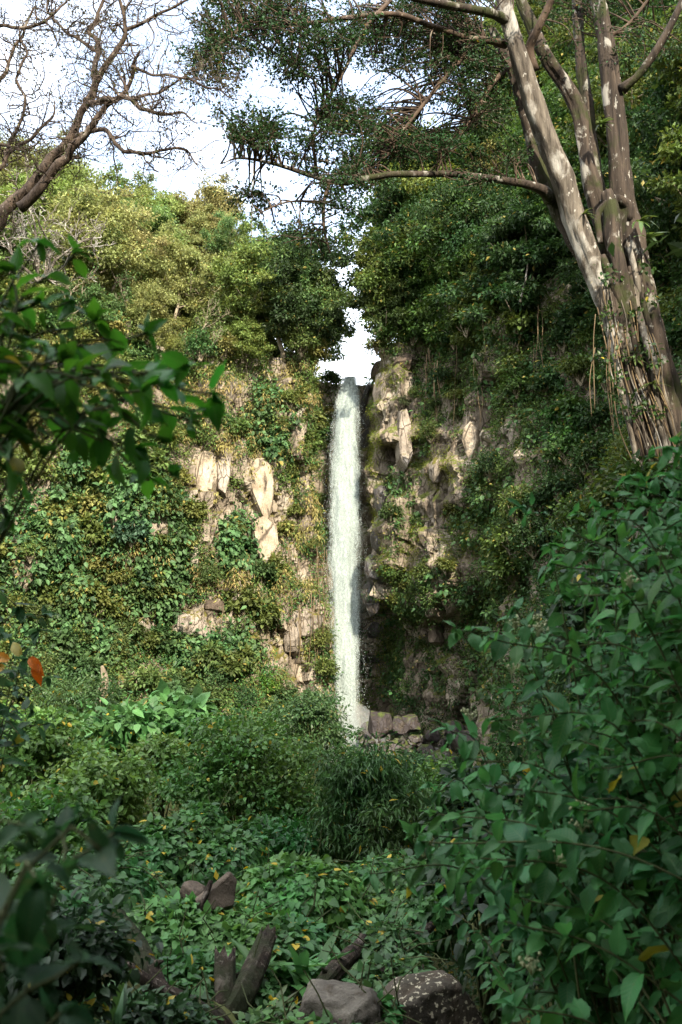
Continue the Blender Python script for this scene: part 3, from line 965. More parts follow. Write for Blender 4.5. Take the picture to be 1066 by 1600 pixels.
def boulder(px, py, Y, w, h, mt, label, group=None, seed=0, d=None, sub=3, cuts=8, rot=0.0, sink=.25, rough=.05, taper=0, boxy=False, smooth=True):
    """A boulder whose middle is seen at the pixel, w by h pixels large."""
    c = at(px, py, Y); k = Y / FPX
    sx, sz_ = w * k / 2, h * k / 2
    v, f = stone(seed, (sx, d if d else (sx + sz_) / 2, sz_), sub, cuts, (.5, .85) if boxy else (.62, .92), rough, taper, boxy)
    ca, sa = math.cos(rot), math.sin(rot)
    v = np.stack((v[:, 0] * ca - v[:, 2] * sa, v[:, 1], v[:, 0] * sa + v[:, 2] * ca), -1)
    o = link('boulder', make_mesh('boulder', v, [f], smooth), M[mt], None, c)
    return tag(o, label, 'boulder', group)


boulder(528, 1594, 7.0, 196, 138, 'boulder', 'big grey boulder with a broken face at the bottom edge of the view', seed=6, sub=5, cuts=16, rough=.10, rot=.12, taper=.35)
boulder(678, 1592, 7.6, 172, 130, 'spotted', 'dark mossy boulder speckled with pale lichen beside the big grey boulder', seed=12, sub=5, cuts=18, rough=.10, taper=.3)
boulder(340, 1402, 9.3, 62, 66, 'brown_rock', 'brown angular rock poking out of the ivy with a branch across it', seed=21, sub=4, cuts=9, rough=.05, rot=.1, boxy=True)
boulder(300, 1404, 9.5, 50, 50, 'brown_rock', 'darker brown rock wedged behind the angular rock in the ivy', seed=25, sub=4, cuts=7)
base = [(594, 1134, 50.5, 40, 50, 'purple_rock', 'upright purple brown rock at the foot of the fall'), (622, 1136, 50.8, 34, 34, 'purple_rock', 'small grey rock behind the purple upright rock'),
        (620, 1168, 49.0, 60, 30, 'purple_rock', 'flat tilted slab sloping away from the fall'), (652, 1160, 49.6, 30, 26, 'purple_rock', 'pale rock at the end of the tilted slab'),
        (668, 1176, 48.6, 34, 34, 'purple_rock', 'reddish block under the overhang'), (694, 1190, 47.5, 60, 40, 'wet_rock', 'smooth bluish boulder under the overhang'),
        (640, 1195, 47.0, 80, 36, 'purple_rock', 'long low rock in front of the reddish block'), (600, 1190, 47.6, 44, 40, 'wet_rock', 'dark wet rock in the spray'),
        (572, 1150, 53.0, 20, 44, 'wet_rock', 'dark narrow rock touching the falling water'), (556, 1216, 52.0, 50, 20, 'wet_rock', 'wet rock where the water lands'),
        (676, 1150, 49.8, 26, 20, 'purple_rock', 'small purple block leaning on the reddish block'), (735, 1160, 47.0, 50, 40, 'purple_rock', 'brown rock deep under the overhang'),
        (640, 1130, 51.0, 30, 30, 'purple_rock', 'brown rock at the back of the undercut'), (710, 1140, 48.8, 40, 34, 'purple_rock', 'grey block stacked above the bluish boulder')]
for i, (px, py, Y, w, h, mt, lb) in enumerate(base):
    boulder(px, py, Y, w, h, mt, lb, 'fallen rocks at the foot of the waterfall', seed=40 + i, sub=3, cuts=26, rot=rng.uniform(-.4, .4), rough=.03, boxy=True, smooth=False)

g = Geo()
for i in range(70):
    c = at(rng.uniform(560, 730), rng.uniform(1140, 1205), rng.uniform(47.0, 50.0)) - np.array([0, 0, .15])
    k = rng.uniform(.10, .34)
    v, f = stone(900 + i, (k, k * rng.uniform(.6, 1), k * rng.uniform(.4, .9)), 1, 8, (.5, .85), .05)
    a_ = rng.uniform(0, 3.1)
    g.add(np.stack((v[:, 0] * math.cos(a_) - v[:, 2] * math.sin(a_), v[:, 1], v[:, 0] * math.sin(a_) + v[:, 2] * math.cos(a_)), -1) + c, [f])
tag(link('rubble', g.mesh('rubble'), M['wet_rock']), 'small wet broken stones between the fallen rocks', 'rubble', kind='stuff')

# ------------------------------------------------------------------ fallen logs and dead branches
def log(pts, rad, label, mt='wood', cat='log', knots=2, n=12, seed=0, flute=.16, name='log'):
    P = spline(np.array([[*at(a, b_, y)] for a, b_, y in pts]), .06)
    rr = np.interp(np.linspace(0, 1, len(P)), np.linspace(0, 1, len(rad)), rad)
    g = Geo(); tube(g, P, rr, n + 4, flute * 1.5, seed, True, 2.6)
    r = np.random.default_rng(seed)
    o = link(name, g.mesh(name, False), M[mt])
    tag(o, label, cat)
    for _ in range(knots):
        i = r.integers(2, max(3, len(P) - 3))
        d = unit(r.normal(size=3)); k = Geo()
        q = P[i] + d * rr[i] * .6
        tube(k, np.array([q, q + d * rr[i] * .8, q + d * rr[i] * 1.5]), [rr[i] * .4, rr[i] * .3, rr[i] * .12], 6, .2, seed)
        link('broken_twig', k.mesh('broken_twig', True), M[mt], o)
    return o


log([(336, 1640, 7.6), (352, 1600, 7.7), (384, 1545, 7.9), (412, 1476, 8.3)], [.10, .09, .08, .07], 'upright dark log leaning right out of the ivy', seed=3)
log([(350, 1650, 7.7), (352, 1570, 7.8), (352, 1512, 8.0)], [.09, .085, .075], 'short blotched log standing beside the leaning dark log', seed=5)
log([(196, 1508, 7.0), (240, 1542, 7.1), (290, 1566, 7.2), (352, 1608, 7.3)], [.03, .04, .05, .06], 'slender fallen branch running down to the log feet', seed=8, cat='branch', name='fallen_branch')
log([(186, 1430, 7.9), (206, 1470, 7.7), (228, 1510, 7.5), (250, 1545, 7.4)], [.05, .07, .075, .05], 'thick broken branch slanting above the slender fallen branch', seed=9, cat='branch', name='fallen_branch')
log([(498, 1548, 8.0), (520, 1520, 8.2), (552, 1488, 8.6), (566, 1466, 8.8)], [.06, .07, .06, .03], 'weathered stump of a branch rising behind the big grey boulder', seed=11, cat='branch', name='fallen_branch')
log([(590, 1506, 8.8), (620, 1490, 9.0), (650, 1468, 9.2), (668, 1452, 9.4)], [.05, .06, .055, .045], 'dark log end among the plants above the spotted boulder', seed=13)
log([(560, 1530, 8.4), (610, 1516, 8.5), (660, 1520, 8.5), (700, 1540, 8.5)], [.05, .06, .055, .04], 'half buried log along the top of the spotted boulder', seed=14)
log([(370, 1528, 8.8), (430, 1520, 8.9), (490, 1512, 9.0), (540, 1520, 9.0)], [.07, .08, .07, .06], 'dark log lying across behind the strap leaved plant', seed=15)
log([(330, 1376, 9.2), (322, 1400, 9.15), (306, 1440, 9.1)], [.018, .024, .02], 'dead stick lying across the brown angular rock', seed=16, cat='branch', name='fallen_branch', knots=1)
log([(296, 1262, 14.0), (300, 1282, 14.0), (303, 1330, 14.0)], [.02, .06, .09], 'jagged dead stump sticking up from the ivy mound', seed=17, cat='stump', name='stump')
log([(160, 1040, 38.0), (163, 1060, 38.0), (158, 1100, 38.0)], [.05, .16, .18], 'pale broken trunk standing in the scrub left of the cliff foot', seed=18, cat='stump', name='stump', mt='thin_bark')

# ------------------------------------------------------------------ creepers on the walls (past counting)
def in_ell(px, py, E):
    m = np.zeros(np.shape(px))
    for (cx, cy, rx, ry) in E:
        m = np.maximum(m, sstep(1.25, .8, np.hypot((px - cx) / rx, (py - cy) / ry)))
    return m


BARE = [(a[0], a[1], a[2] * .62, a[3] * .60) for a in LEFT_SLABS + RIGHT_SLABS if a[4] != 'brown_rock'] + [
    (576, 880, 26, 150), (565, 700, 14, 110), (680, 1130, 120, 50), (440, 585, 18, 36), (620, 660, 30, 60), (690, 770, 30, 40),
    (690, 970, 30, 40), (540, 900, 24, 330)]
bare = in_ell(gx, gy, BARE)
patch = fbm(GP * .55, 61, 3)
inframe = (gx > -150) & (gx < 1216) & (gy > -120) & (gy < 1350) & (gd > 8)
lf = GS < S_FALL
hill_m = np.arange(len(GP)) >= HILL0


def creeper(name, mask, dens, n_clump, per, rad, size, colr, label, T=LEAF2, seed=0, out=.18, mat='far_leaf', droop=.6):
    r = np.random.default_rng(seed)
    w = GA * mask * dens
    idx = r.choice(len(GP), n_clump, p=w / w.sum())
    C = GP[idx] + GN[idx] * out * (.3 + r.random((n_clump, 1))) + r.normal(size=(n_clump, 3)) * .05
    rd = rad * (.55 + .9 * r.random(n_clump))
    P, D, N = clump_leaves(r, C, rd, per, flat=1.45, up=.5, droop=droop, power=.5)
    N = unit(N + np.repeat(GN[idx], per, axis=0) * .5)
    g = Geo(); leaves(g, P, D, N, size * (.6 + .8 * r.random(len(P))), T)
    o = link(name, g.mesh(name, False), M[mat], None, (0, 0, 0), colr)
    return tag(o, label, 'creepers', kind='stuff')


side_w = weights(CC, SS)[1][np.clip(np.searchsorted(SS, GS), 0, len(SS) - 1)]
dn = np.clip(1 - bare, 0, 1) ** 1.5 * np.clip(.62 + 1.5 * patch, .04, 1.6)
low = sstep(5, -5, GP[:, 2])
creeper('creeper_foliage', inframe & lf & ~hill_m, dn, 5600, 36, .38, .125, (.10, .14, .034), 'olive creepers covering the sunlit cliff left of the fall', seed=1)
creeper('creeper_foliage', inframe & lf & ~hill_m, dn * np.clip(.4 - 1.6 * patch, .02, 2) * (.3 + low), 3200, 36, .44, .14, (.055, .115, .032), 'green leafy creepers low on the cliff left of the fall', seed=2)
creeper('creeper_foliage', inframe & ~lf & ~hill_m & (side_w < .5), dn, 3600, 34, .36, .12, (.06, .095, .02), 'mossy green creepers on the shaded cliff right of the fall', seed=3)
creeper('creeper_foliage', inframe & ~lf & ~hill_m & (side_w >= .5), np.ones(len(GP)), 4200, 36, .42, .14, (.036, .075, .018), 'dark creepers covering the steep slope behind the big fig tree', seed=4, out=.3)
creeper('undergrowth', inframe & lf & hill_m, np.ones(len(GP)), 1800, 34, .6, .17, (.12, .14, .036), 'scrub covering the sunlit slope above the left cliff', seed=5, out=.4, droop=.2)
creeper('undergrowth', inframe & ~lf & hill_m, np.ones(len(GP)), 3000, 36, .6, .16, (.04, .085, .02), 'scrub covering the dark slope above the right cliff', seed=6, out=.4, droop=.2)
DRY = [(285, 640, 70, 40), (300, 600, 60, 30), (470, 600, 30, 40), (420, 640, 40, 30), (470, 800, 30, 60), (400, 700, 60, 30), (230, 640, 60, 40), (340, 900, 60, 30), (200, 880, 80, 40), (430, 920, 60, 20)]
creeper('dry_grass', inframe & lf & ~hill_m, in_ell(gx, gy, DRY) + .06, 520, 40, .34, .22, (.26, .21, .08), 'straw coloured dry grass hanging on the left cliff', T=LEAFN, seed=7, droop=1.3)

LUSH = [(150, 800, 120, 90), (230, 880, 70, 90), (60, 900, 90, 80), (330, 1010, 80, 40), (420, 660, 40, 50), (370, 850, 40, 40), (120, 1010, 90, 50)]
creeper('creeper_foliage', inframe & lf & ~hill_m, in_ell(gx, gy, LUSH) * (.3 + dn), 900, 26, .42, .27, (.075, .135, .05), 'larger leaved vines draped over the left cliff', T=LEAF8, seed=9, out=.3, droop=.8)
creeper('creeper_foliage', inframe & ~lf & ~hill_m & (side_w < .5), dn, 500, 24, .36, .24, (.05, .095, .03), 'larger leaved vines on the mossy right cliff', T=LEAF8, seed=10, out=.2, droop=.8)
creeper('moss', inframe & ~lf & ~hill_m, in_ell(gx, gy, [(587, 700, 10, 120), (690, 735, 26, 36), (650, 690, 12, 40), (610, 590, 40, 22), (600, 960, 14, 120), (720, 840, 30, 40), (640, 860, 20, 40)]), 1300, 40, .22, .055, (.15, .165, .018), 'bright yellow green moss on the rock right of the fall', seed=12, out=.04, droop=.3)
cave_m = inframe & ~lf & ~hill_m & (GP[:, 2] < 4.5) & (GP[:, 1] > 44)  # plants in the undercut, their green darkened to deepen its shade
creeper('creeper_foliage', cave_m, np.clip(.9 + 1.2 * patch, .1, 2), 1500, 32, .36, .12, (.03, .06, .014), 'moss and ferns under the overhang right of the fall, darkened for shade', seed=8, out=.05)
# hanging vines and aerial roots: each a thing
def vine_curve(P, L, r, sway=.08):
    k = max(4, int(L / .35))
    z = np.linspace(0, 1, k)
    a, b_ = r.uniform(0, 6.28, 2)
    return np.stack((P[0] + sway * np.sin(z * 5 + a) * z ** .5, P[1] - .1 + sway * np.sin(z * 4 + b_), P[2] - z * L), -1)


rv = np.random.default_rng(77)
VZ = [(440, 512, 850, 960, 40, 2.0, 5.0, .02, 'thin bare vine hanging down the cliff close to the left of the waterfall', 'bare vines hanging left of the waterfall'),
      (655, 705, 545, 580, 14, 2.0, 4.0, .03, 'pale aerial root hanging over the cliff edge right of the waterfall', 'aerial roots hanging over the right cliff edge'),
      (340, 440, 900, 950, 10, 1.2, 3.0, .014, 'thin tan vine hanging over the brown ledge of the left cliff', 'tan vines over the left ledge'),
      (700, 860, 440, 620, 12, 1.5, 3.5, .016, 'thin liana hanging through the dark trees above the right cliff', 'lianas in the dark trees')]
for x0, x1, y0, y1, n, l0, l1, rad, lb, gr in VZ:
    for _ in range(n):
        P, N = on_cliff(rv.uniform(x0, x1), rv.uniform(y0, y1))
        if P is None:
            continue
        P = P + unit(np.array([N[0], N[1], 0])) * .62
        g = Geo(); c = vine_curve(P, rv.uniform(l0, l1), rv, .1); tube(g, c, np.linspace(rad, rad * .6, len(c)), 4)
        nm = 'aerial_root' if rad > .02 else 'hanging_vine'
        tag(link(nm, g.mesh(nm, True), M['vine'], None), lb, 'root' if rad > .02 else 'vine', gr)
# ------------------------------------------------------------------ forest trees
def branchlet(geo, p, d, L, r, level, rg, wig, tips, up=.05, nseg=4, kids=(3, 6), ratio=(.4, .65), spread=.9, rmin=.004):
    k = max(4, int(6 + 2 * level))
    pts, q, dd = [np.array(p)], np.array(p), unit(d)
    for _ in range(k):
        dd = unit(dd + rg.normal(size=3) * wig + np.array([0, 0, up]))
        q = q + dd * (L / k)
        pts.append(q)
    pts = np.array(pts)
    rr = np.linspace(r, max(rmin, r * .35), len(pts))
    tube(geo, pts, rr, nseg if level > 0 else 3, cap=False)
    if level == 0:
        tips.append((pts[-1], dd)); tips.append((pts[len(pts) // 2], dd))
        return
    for _ in range(rg.integers(*kids)):
        i = rg.integers(1, len(pts))
        nd_ = unit(dd + rg.normal(size=3) * spread)
        branchlet(geo, pts[i], nd_, L * rg.uniform(*ratio), max(rmin, rr[i] * .6), level - 1, rg, wig, tips, up, nseg, kids, ratio, spread, rmin)
    tips.append((pts[-1], dd))


def tree_parts(seed, H, base=.3, wide=.3, limbs=11, per=210, leaf=.17, flat=.75, lean=.06, T=LEAF2, crad=.085, droop=.3):
    r = np.random.default_rng(seed)
    wood, crown = Geo(), Geo()
    z = np.linspace(0, 1, 12)
    tp = np.stack((np.cumsum(r.normal(size=12)) * lean * H * .3, np.cumsum(r.normal(size=12)) * lean * H * .3, z * H * .88), -1)
    tp -= tp[0]
    tr = H * .018
    tube(wood, tp, tr * (1.15 - .95 * z), 6, .1, seed)
    C, Rd = [], []
    for i in range(limbs):
        f = base + (1 - base) * (i + r.random()) / limbs
        p = np.array([np.interp(f * .95, z, tp[:, j]) for j in range(3)])
        a = i * 2.4 + r.uniform(-.5, .5)
        reach = wide * H * (1.05 - .75 * max(0, (f - base) / (1 - base)) ** 1.6) * r.uniform(.65, 1.15)
        d = unit(np.array([math.cos(a), math.sin(a), r.uniform(.25, .8)]))
        e = p + d * reach
        mid = (p + e) / 2 + np.array([0, 0, -.05 * reach]) + r.normal(size=3) * .05 * reach
        c = spline(np.array([p, mid, e]), reach / 5)
        tube(wood, c, np.linspace(tr * .45, tr * .12, len(c)), 4, cap=False)
        for q in (c[-1], c[len(c) // 2], c[3 * len(c) // 4]):
            for _ in range(r.integers(2, 4)):
                C.append(q + r.normal(size=3) * .085 * H + np.array([0, 0, .03 * H])); Rd.append(H * crad * r.uniform(.55, 1.25))
    C.append(tp[-1] + np.array([0, 0, .03 * H])); Rd.append(H * crad)
    C, Rd = np.array(C), np.array(Rd)
    P, D, N = clump_leaves(r, C, Rd, per, flat=flat, droop=droop)
    leaves(crown, P, D, N, leaf * r.uniform(.6, 1.3, len(P)), T)
    return wood, crown


def make_tree(name, seed, H, label, cat, group, color, leafm='far_leaf', bark='thin_bark', crown_name='crown', **kw):
    w, c = tree_parts(seed, H, **kw)
    root = empty(name, (0, 0, 0), label, cat, group)
    link('trunk', w.mesh('trunk', True), M[bark], root)
    k = link(crown_name, c.mesh(crown_name), M[leafm], root, (0, 0, 0), color)
    k['tint'] = 1
    return root


def make_dry(name, seed, H, label, group, color):
    """A half bare tree: pale twigs and a thin veil of leaves."""
    r = np.random.default_rng(seed)
    wood, crown, tips = Geo(), Geo(), []
    branchlet(wood, (0, 0, 0), (r.normal() * .15, r.normal() * .15, 1), H * .75, H * .016, 3, r, .16, tips, .08, 4, (4, 7), (.35, .6), .75, .010)
    P0 = np.array([t[0] for t in tips]); D0 = np.array([t[1] for t in tips])
    sel = r.random(len(P0)) < .5
    P, D, N = clump_leaves(r, P0[sel], np.full(sel.sum(), .28), 9)
    leaves(crown, P, D, N, .15 * r.uniform(.6, 1.3, len(P)), LEAF2)
    root = empty(name, (0, 0, 0), label, 'tree', group)
    link('trunk', wood.mesh('trunk', True), M['thin_bark'], root)
    k = link('crown', crown.mesh('crown'), M['far_leaf'], root, (0, 0, 0), color); k['tint'] = 1
    return root


PROTO = {}
LIT, DARK = 'trees on the sunlit slope above the left cliff', 'trees on the dark slope above the right cliff'
for i, (H, kw) in enumerate([(6.0, dict(base=.35, wide=.34)), (7.0, dict(base=.45, wide=.26, limbs=12)), (5.0, dict(base=.2, wide=.42, flat=.55)), (6.5, dict(base=.3, wide=.30, crad=.07, per=170)), (5.5, dict(base=.15, wide=.36, crad=.095))]):
    PROTO[i] = make_tree('forest_tree', 200 + i, H, 'x', 'tree', 'x', (.1, .1, .03), **kw)
PROTO['dry0'] = make_dry('half_bare_tree', 301, 6.0, 'x', 'x', (.2, .16, .05))
PROTO['dry1'] = make_dry('half_bare_tree', 302, 5.0, 'x', 'x', (.2, .16, .05))
_used = set()


def place(key, pos, scale, rz, color, label, group, tilt=0.0):
    p = PROTO[key]
    if key in _used:
        o = copy_thing(p)
    else:
        o = p; _used.add(key)
    for ch in o.children:
        if ch.get('tint'):
            ch.color = (*color, 1)
    o.location = pos; o.rotation_euler = (tilt, 0, rz); o.scale = (scale,) * 3
    o['label'] = label; o['group'] = group
    return o


rt = np.random.default_rng(5)


def scatter_trees(n, x0, x1, y0, y1, mind, keys, cols, label, group, smin, smax, test=None, only=None):
    done = []
    for _ in range(n * 12):
        if len(done) >= n:
            break
        px, py = rt.uniform(x0, x1), rt.uniform(y0, y1)
        if test and not test(px, py):
            continue
        P, N = on_cliff(px, py)
        if P is None or (only and not only(P)):
            continue
        if any(np.linalg.norm(P - q) < mind for q in done):
            continue
        done.append(P)
        k = keys[rt.integers(len(keys))]
        ci = int(rt.integers(len(cols)))
        c = np.array(cols[ci]) * rt.uniform(.85, 1.15)
        where = label[2](px, py)
        w = cols_words[id(cols)][ci]
        shape = {0: 'full', 1: 'slim', 2: 'low spreading', 3: 'open', 4: 'round'}.get(k, 'half bare')
        place(k, P - np.array([0, 0, .3]), rt.uniform(smin, smax), rt.uniform(0, 6.28), c, '%s %s tree %s' % (w, shape, where), group, rt.uniform(-.12, .12))
    return done


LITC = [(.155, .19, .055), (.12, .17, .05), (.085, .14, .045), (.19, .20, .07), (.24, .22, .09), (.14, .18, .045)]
def where_lit(px, py):
    a = 'on the sunlit crest' if py < 370 else 'halfway up the sunlit slope' if py < 460 else 'low on the sunlit slope'
    b = 'behind the bare tree' if px < 90 else 'above the far left scrub' if px < 220 else 'above the pale cliff rocks' if px < 350 else 'towards the sky gap'
    return a + ' ' + b


def where_dark(px, py):
    a = 'high on the dark slope' if py < 100 else 'midway up the dark slope' if py < 330 else 'low on the dark slope'
    b = 'next to the sky gap' if px < 680 else 'left of the white pole' if px < 760 else 'behind the leaning fig stem' if px < 900 else 'behind the fig tree' if px < 1000 else 'at the right edge'
    return a + ' ' + b


cols_words = {}

cols_words[id(LITC)] = ['yellow green', 'fresh green', 'deep green', 'golden olive', 'straw coloured', 'bright green']
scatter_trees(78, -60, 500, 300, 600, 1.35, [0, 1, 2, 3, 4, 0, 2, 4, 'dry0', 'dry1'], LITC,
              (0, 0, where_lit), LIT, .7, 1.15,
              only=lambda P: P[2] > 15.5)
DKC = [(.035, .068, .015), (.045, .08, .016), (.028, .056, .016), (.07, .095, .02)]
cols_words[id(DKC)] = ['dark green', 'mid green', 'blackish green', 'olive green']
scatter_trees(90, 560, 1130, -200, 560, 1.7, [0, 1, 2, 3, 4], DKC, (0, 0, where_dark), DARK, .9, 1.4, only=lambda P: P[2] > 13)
# trees that stand out from the rest
for k, px, py, s, c, lb in [(4, 468, 552, 1.35, (.03, .05, .016), 'dark rounded tree on the brink just left of the sky gap'), (2, 505, 562, .9, (.03, .05, .016), 'small dark tree leaning over the waterfall from the left'),
                            (0, 425, 530, 1.1, (.06, .08, .02), 'green tree behind the dark tree on the left brink'), (1, 625, 470, 1.5, (.12, .145, .03), 'yellow green tree catching sun right of the sky gap'),
                            (3, 760, 420, 1.2, (.11, .10, .03), 'olive brown bushy tree in the middle of the dark slope'), (2, 588, 520, 1.1, (.05, .075, .02), 'green tree on the brink just right of the sky gap')]:
    P, N = on_cliff(px, py)
    place(k, P - np.array([0, 0, .4]), s, rt.uniform(0, 6), c, lb, None)
for px, py, L, lx, lb in [(755, 388, 4.2, -26, 'thin white dead pole leaning left among the dark trees'), (838, 500, 3.0, -10, 'short pale sapling trunk among the dark trees'), (395, 300, 3.5, 4, 'pale slim trunk rising above the sunlit forest')]:
    P, N = on_cliff(px, py)
    P = P + unit(np.array([N[0], N[1], .2])) * 1.6
    q = at(px + lx, py - L / P[1] * FPX, P[1])
    g = Geo(); c = spline(np.array([P, (P + q) / 2 + rt.normal(size=3) * .08, q]), .4); tube(g, c, np.linspace(.06, .03, len(c)), 5)
    tag(link('dead_pole', g.mesh('dead_pole', True), M['pale_bark']), lb, 'dead tree')

# ------------------------------------------------------------------ shrubs growing out of the cliffs
SH = {}
for i, (n, leaf, T) in enumerate([(20, .15, LEAF2), (16, .20, LEAF8), (24, .12, LEAF2), (14, .2, LEAF2)]):
    r = np.random.default_rng(400 + i)
    d = unit(r.normal(size=(n, 3))); d[:, 2] = np.abs(d[:, 2]) * .9
    C = d * r.uniform(.35, .8, (n, 1)) * np.array([.8, .8, 1.15]) + np.array([0, 0, .2])
    P, D, N = clump_leaves(r, C, r.uniform(.22, .42, n), 90 if T is not LEAF8 else 60, droop=.4)
    f, s = Geo(), Geo()
    leaves(f, P, D, N, leaf * r.uniform(.6, 1.3, len(P)), T)
    for c in C:
        q = spline(np.array([(0, 0, -.2), c * .5 + r.normal(size=3) * .08, c]), .25)
        tube(s, q, np.linspace(.035, .012, len(q)), 4, cap=False)
    root = empty('cliff_shrub', (0, 0, 0), 'x', 'shrub')
    link('stem', s.mesh('stem', True), M['thin_bark'], root)
    k = link('foliage', f.mesh('foliage'), M['far_leaf'], root); k['tint'] = 1
    SH[i] = root
PROTO.update({('s', i): o for i, o in SH.items()})


SHADE = {5: ['olive', 'fresh green', 'deep green', 'yellow green', 'straw green'], 3: ['dark green', 'mid green', 'light green'], 4: ['dark green', 'mid green', 'blackish green', 'olive green']}


def scatter_shrubs(n, x0, x1, y0, y1, cols, label, group, smin, smax, mind=.9, out=.15, zmax=19):
    done = []
    for _ in range(n * 10):
        if len(done) >= n: break
        px, py = rt.uniform(x0, x1), rt.uniform(y0, y1)
        if in_ell(px, py, BARE) > .3: continue
        P, N = on_cliff(px, py)
        if P is None or P[2] > zmax or any(np.linalg.norm(P - q) < mind for q in done): continue
        done.append(P)
        ci = int(rt.integers(len(cols)))
        c = np.array(cols[ci]) * rt.uniform(.85, 1.15)
        k = int(rt.integers(4))
        gx_, gy_ = (px - x0) / (x1 - x0), (py - y0) / (y1 - y0)
        h = ('high' if gy_ < .33 else 'midway' if gy_ < .67 else 'low') + ', ' + ('left side' if gx_ < .33 else 'centre' if gx_ < .67 else 'right side')
        place(('s', k), P + N * out, rt.uniform(smin, smax), rt.uniform(0, 6.28), c, '%s %s shrub on %s, %s' % (SHADE[len(cols)][ci], ('fine leaved', 'broad leaved', 'dense', 'loose')[k], label, h), group)


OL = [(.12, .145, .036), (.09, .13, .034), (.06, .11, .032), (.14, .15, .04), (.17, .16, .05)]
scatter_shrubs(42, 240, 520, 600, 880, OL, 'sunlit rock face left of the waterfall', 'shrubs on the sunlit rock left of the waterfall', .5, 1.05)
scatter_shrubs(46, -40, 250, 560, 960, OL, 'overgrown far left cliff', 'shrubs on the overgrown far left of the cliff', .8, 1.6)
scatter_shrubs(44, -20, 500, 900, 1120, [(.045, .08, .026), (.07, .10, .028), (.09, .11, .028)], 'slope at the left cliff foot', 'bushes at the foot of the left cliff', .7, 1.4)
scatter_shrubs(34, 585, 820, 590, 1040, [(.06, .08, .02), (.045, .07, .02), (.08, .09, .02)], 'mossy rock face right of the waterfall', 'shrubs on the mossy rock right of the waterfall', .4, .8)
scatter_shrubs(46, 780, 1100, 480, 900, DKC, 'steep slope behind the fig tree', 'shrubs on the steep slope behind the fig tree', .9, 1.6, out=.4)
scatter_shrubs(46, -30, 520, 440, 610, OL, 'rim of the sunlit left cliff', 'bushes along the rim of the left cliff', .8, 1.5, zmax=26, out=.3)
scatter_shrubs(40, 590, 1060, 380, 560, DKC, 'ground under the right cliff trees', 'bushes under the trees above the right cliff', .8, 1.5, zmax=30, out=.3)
for px, py, s, i, c, lb in [(418, 1092, .95, 2, (.07, .13, .015), 'bright yellow green mound of moss ferns at the cliff foot'), (205, 850, 1.1, 1, (.045, .09, .045), 'bluish creeper covered shrub standing proud of the left cliff'),
                            (222, 920, .9, 1, (.05, .095, .045), 'bluish shrub below the other bluish shrub on the left cliff'), (312, 500, 1.2, 0, (.05, .075, .04), 'grey green rounded tree at the edge of the left cliff top'),
                            (630, 636, .5, 2, (.13, .15, .07), 'pale tuft of fern on the rock right of the fall head'), (700, 600, 1.0, 0, (.03, .055, .018), 'dark shrub beside the hanging roots'),
                            (770, 740, 1.2, 2, (.035, .065, .022), 'dense dark bush right of the long pale slab')]:
    P, N = on_cliff(px, py)
    place(('s', i), P + N * .35, s, rt.uniform(0, 6), c, lb, None)

# ------------------------------------------------------------------ the big fig tree on the right bank
TY = 18.0
fig = empty('fig_tree', tuple(at(1010, 745, TY)), 'huge leaning fig tree of many fused pale stems on the right bank', 'tree')
FO = np.array(fig.location)


def limb(name, pts, wpx, mat, n=12, flute=.14, seed=0, lab=None, end=True):
    """pts: (px, py, Y); wpx: full widths in pixels."""
    P = np.array([at(a, b_, y) for a, b_, y in pts])
    w = np.array([q * .92 * p_[1] / FPX / 2 for q, p_ in zip(wpx, P)])
    S = spline(np.hstack((P, w[:, None])), .10)
    g = Geo(); tube(g, S[:, :3] - FO, np.maximum(S[:, 3], .008), n, flute, seed)
    o = link(name, g.mesh(name, True), M[mat], fig)
    if lab: o['label'] = lab
    return S[:, :3]


L = []
T_ = TY
limb('stem', [(783, -30, 17.2), (790, 10, 17.3), (803, 65, 17.4), (823, 125, 17.5), (853, 215, 17.6), (884, 290, 17.7), (900, 345, 17.7), (918, 395, 17.7), (935, 440, 17.8), (950, 480, 17.8), (963, 524, 17.9), (977, 573, 17.9), (987, 616, 17.9), (994, 674, 18), (1004, 735, 18), (1012, 860, 18)],
     [24, 26, 28, 33, 38, 38, 40, 42, 38, 36, 34, 32, 31, 28, 26, 40], 'pale_bark', 26, .22, 1, 'smooth pale leaning stem')
limb('stem', [(768, 45, 18.3), (786, 80, 18.3), (805, 125, 18.3), (824, 190, 18.3), (842, 260, 18.3), (868, 320, 18.3), (905, 385, 18.2), (940, 440, 18.2)], [12, 18, 20, 22, 26, 30, 30, 26], 'fig_bark', 22, .26, 2)
limb('stem', [(806, -30, 17.9), (815, 5, 17.9), (833, 45, 17.9), (853, 88, 17.9), (883, 132, 18.0), (903, 172, 18.1), (914, 222, 18.1), (924, 282, 18.1), (942, 345, 18.1), (955, 400, 18.1), (972, 450, 18.1), (986, 490, 18.1)], [18, 20, 24, 27, 26, 24, 24, 28, 34, 34, 32, 24], 'fig_bark', 24, .28, 3)
limb('stem', [(900, -20, 18.4), (905, 60, 18.4), (913, 130, 18.4), (921, 200, 18.4), (932, 290, 18.3), (950, 360, 18.2)], [16, 20, 22, 24, 26, 30], 'fig_bark', 20, .26, 4)
limb('stem', [(926, -30, 17.9), (935, 5, 17.9), (946, 65, 17.9), (957, 150, 17.9), (967, 225, 17.9), (972, 300, 17.9), (984, 357, 17.9), (994, 415, 17.9), (1006, 461, 17.9), (1018, 518, 17.9), (1030, 573, 17.9), (1044, 630, 18), (1058, 702, 18), (1078, 800, 18)],
     [26, 28, 30, 33, 35, 38, 40, 38, 36, 36, 34, 33, 32, 40], 'fig_bark', 26, .26, 5)
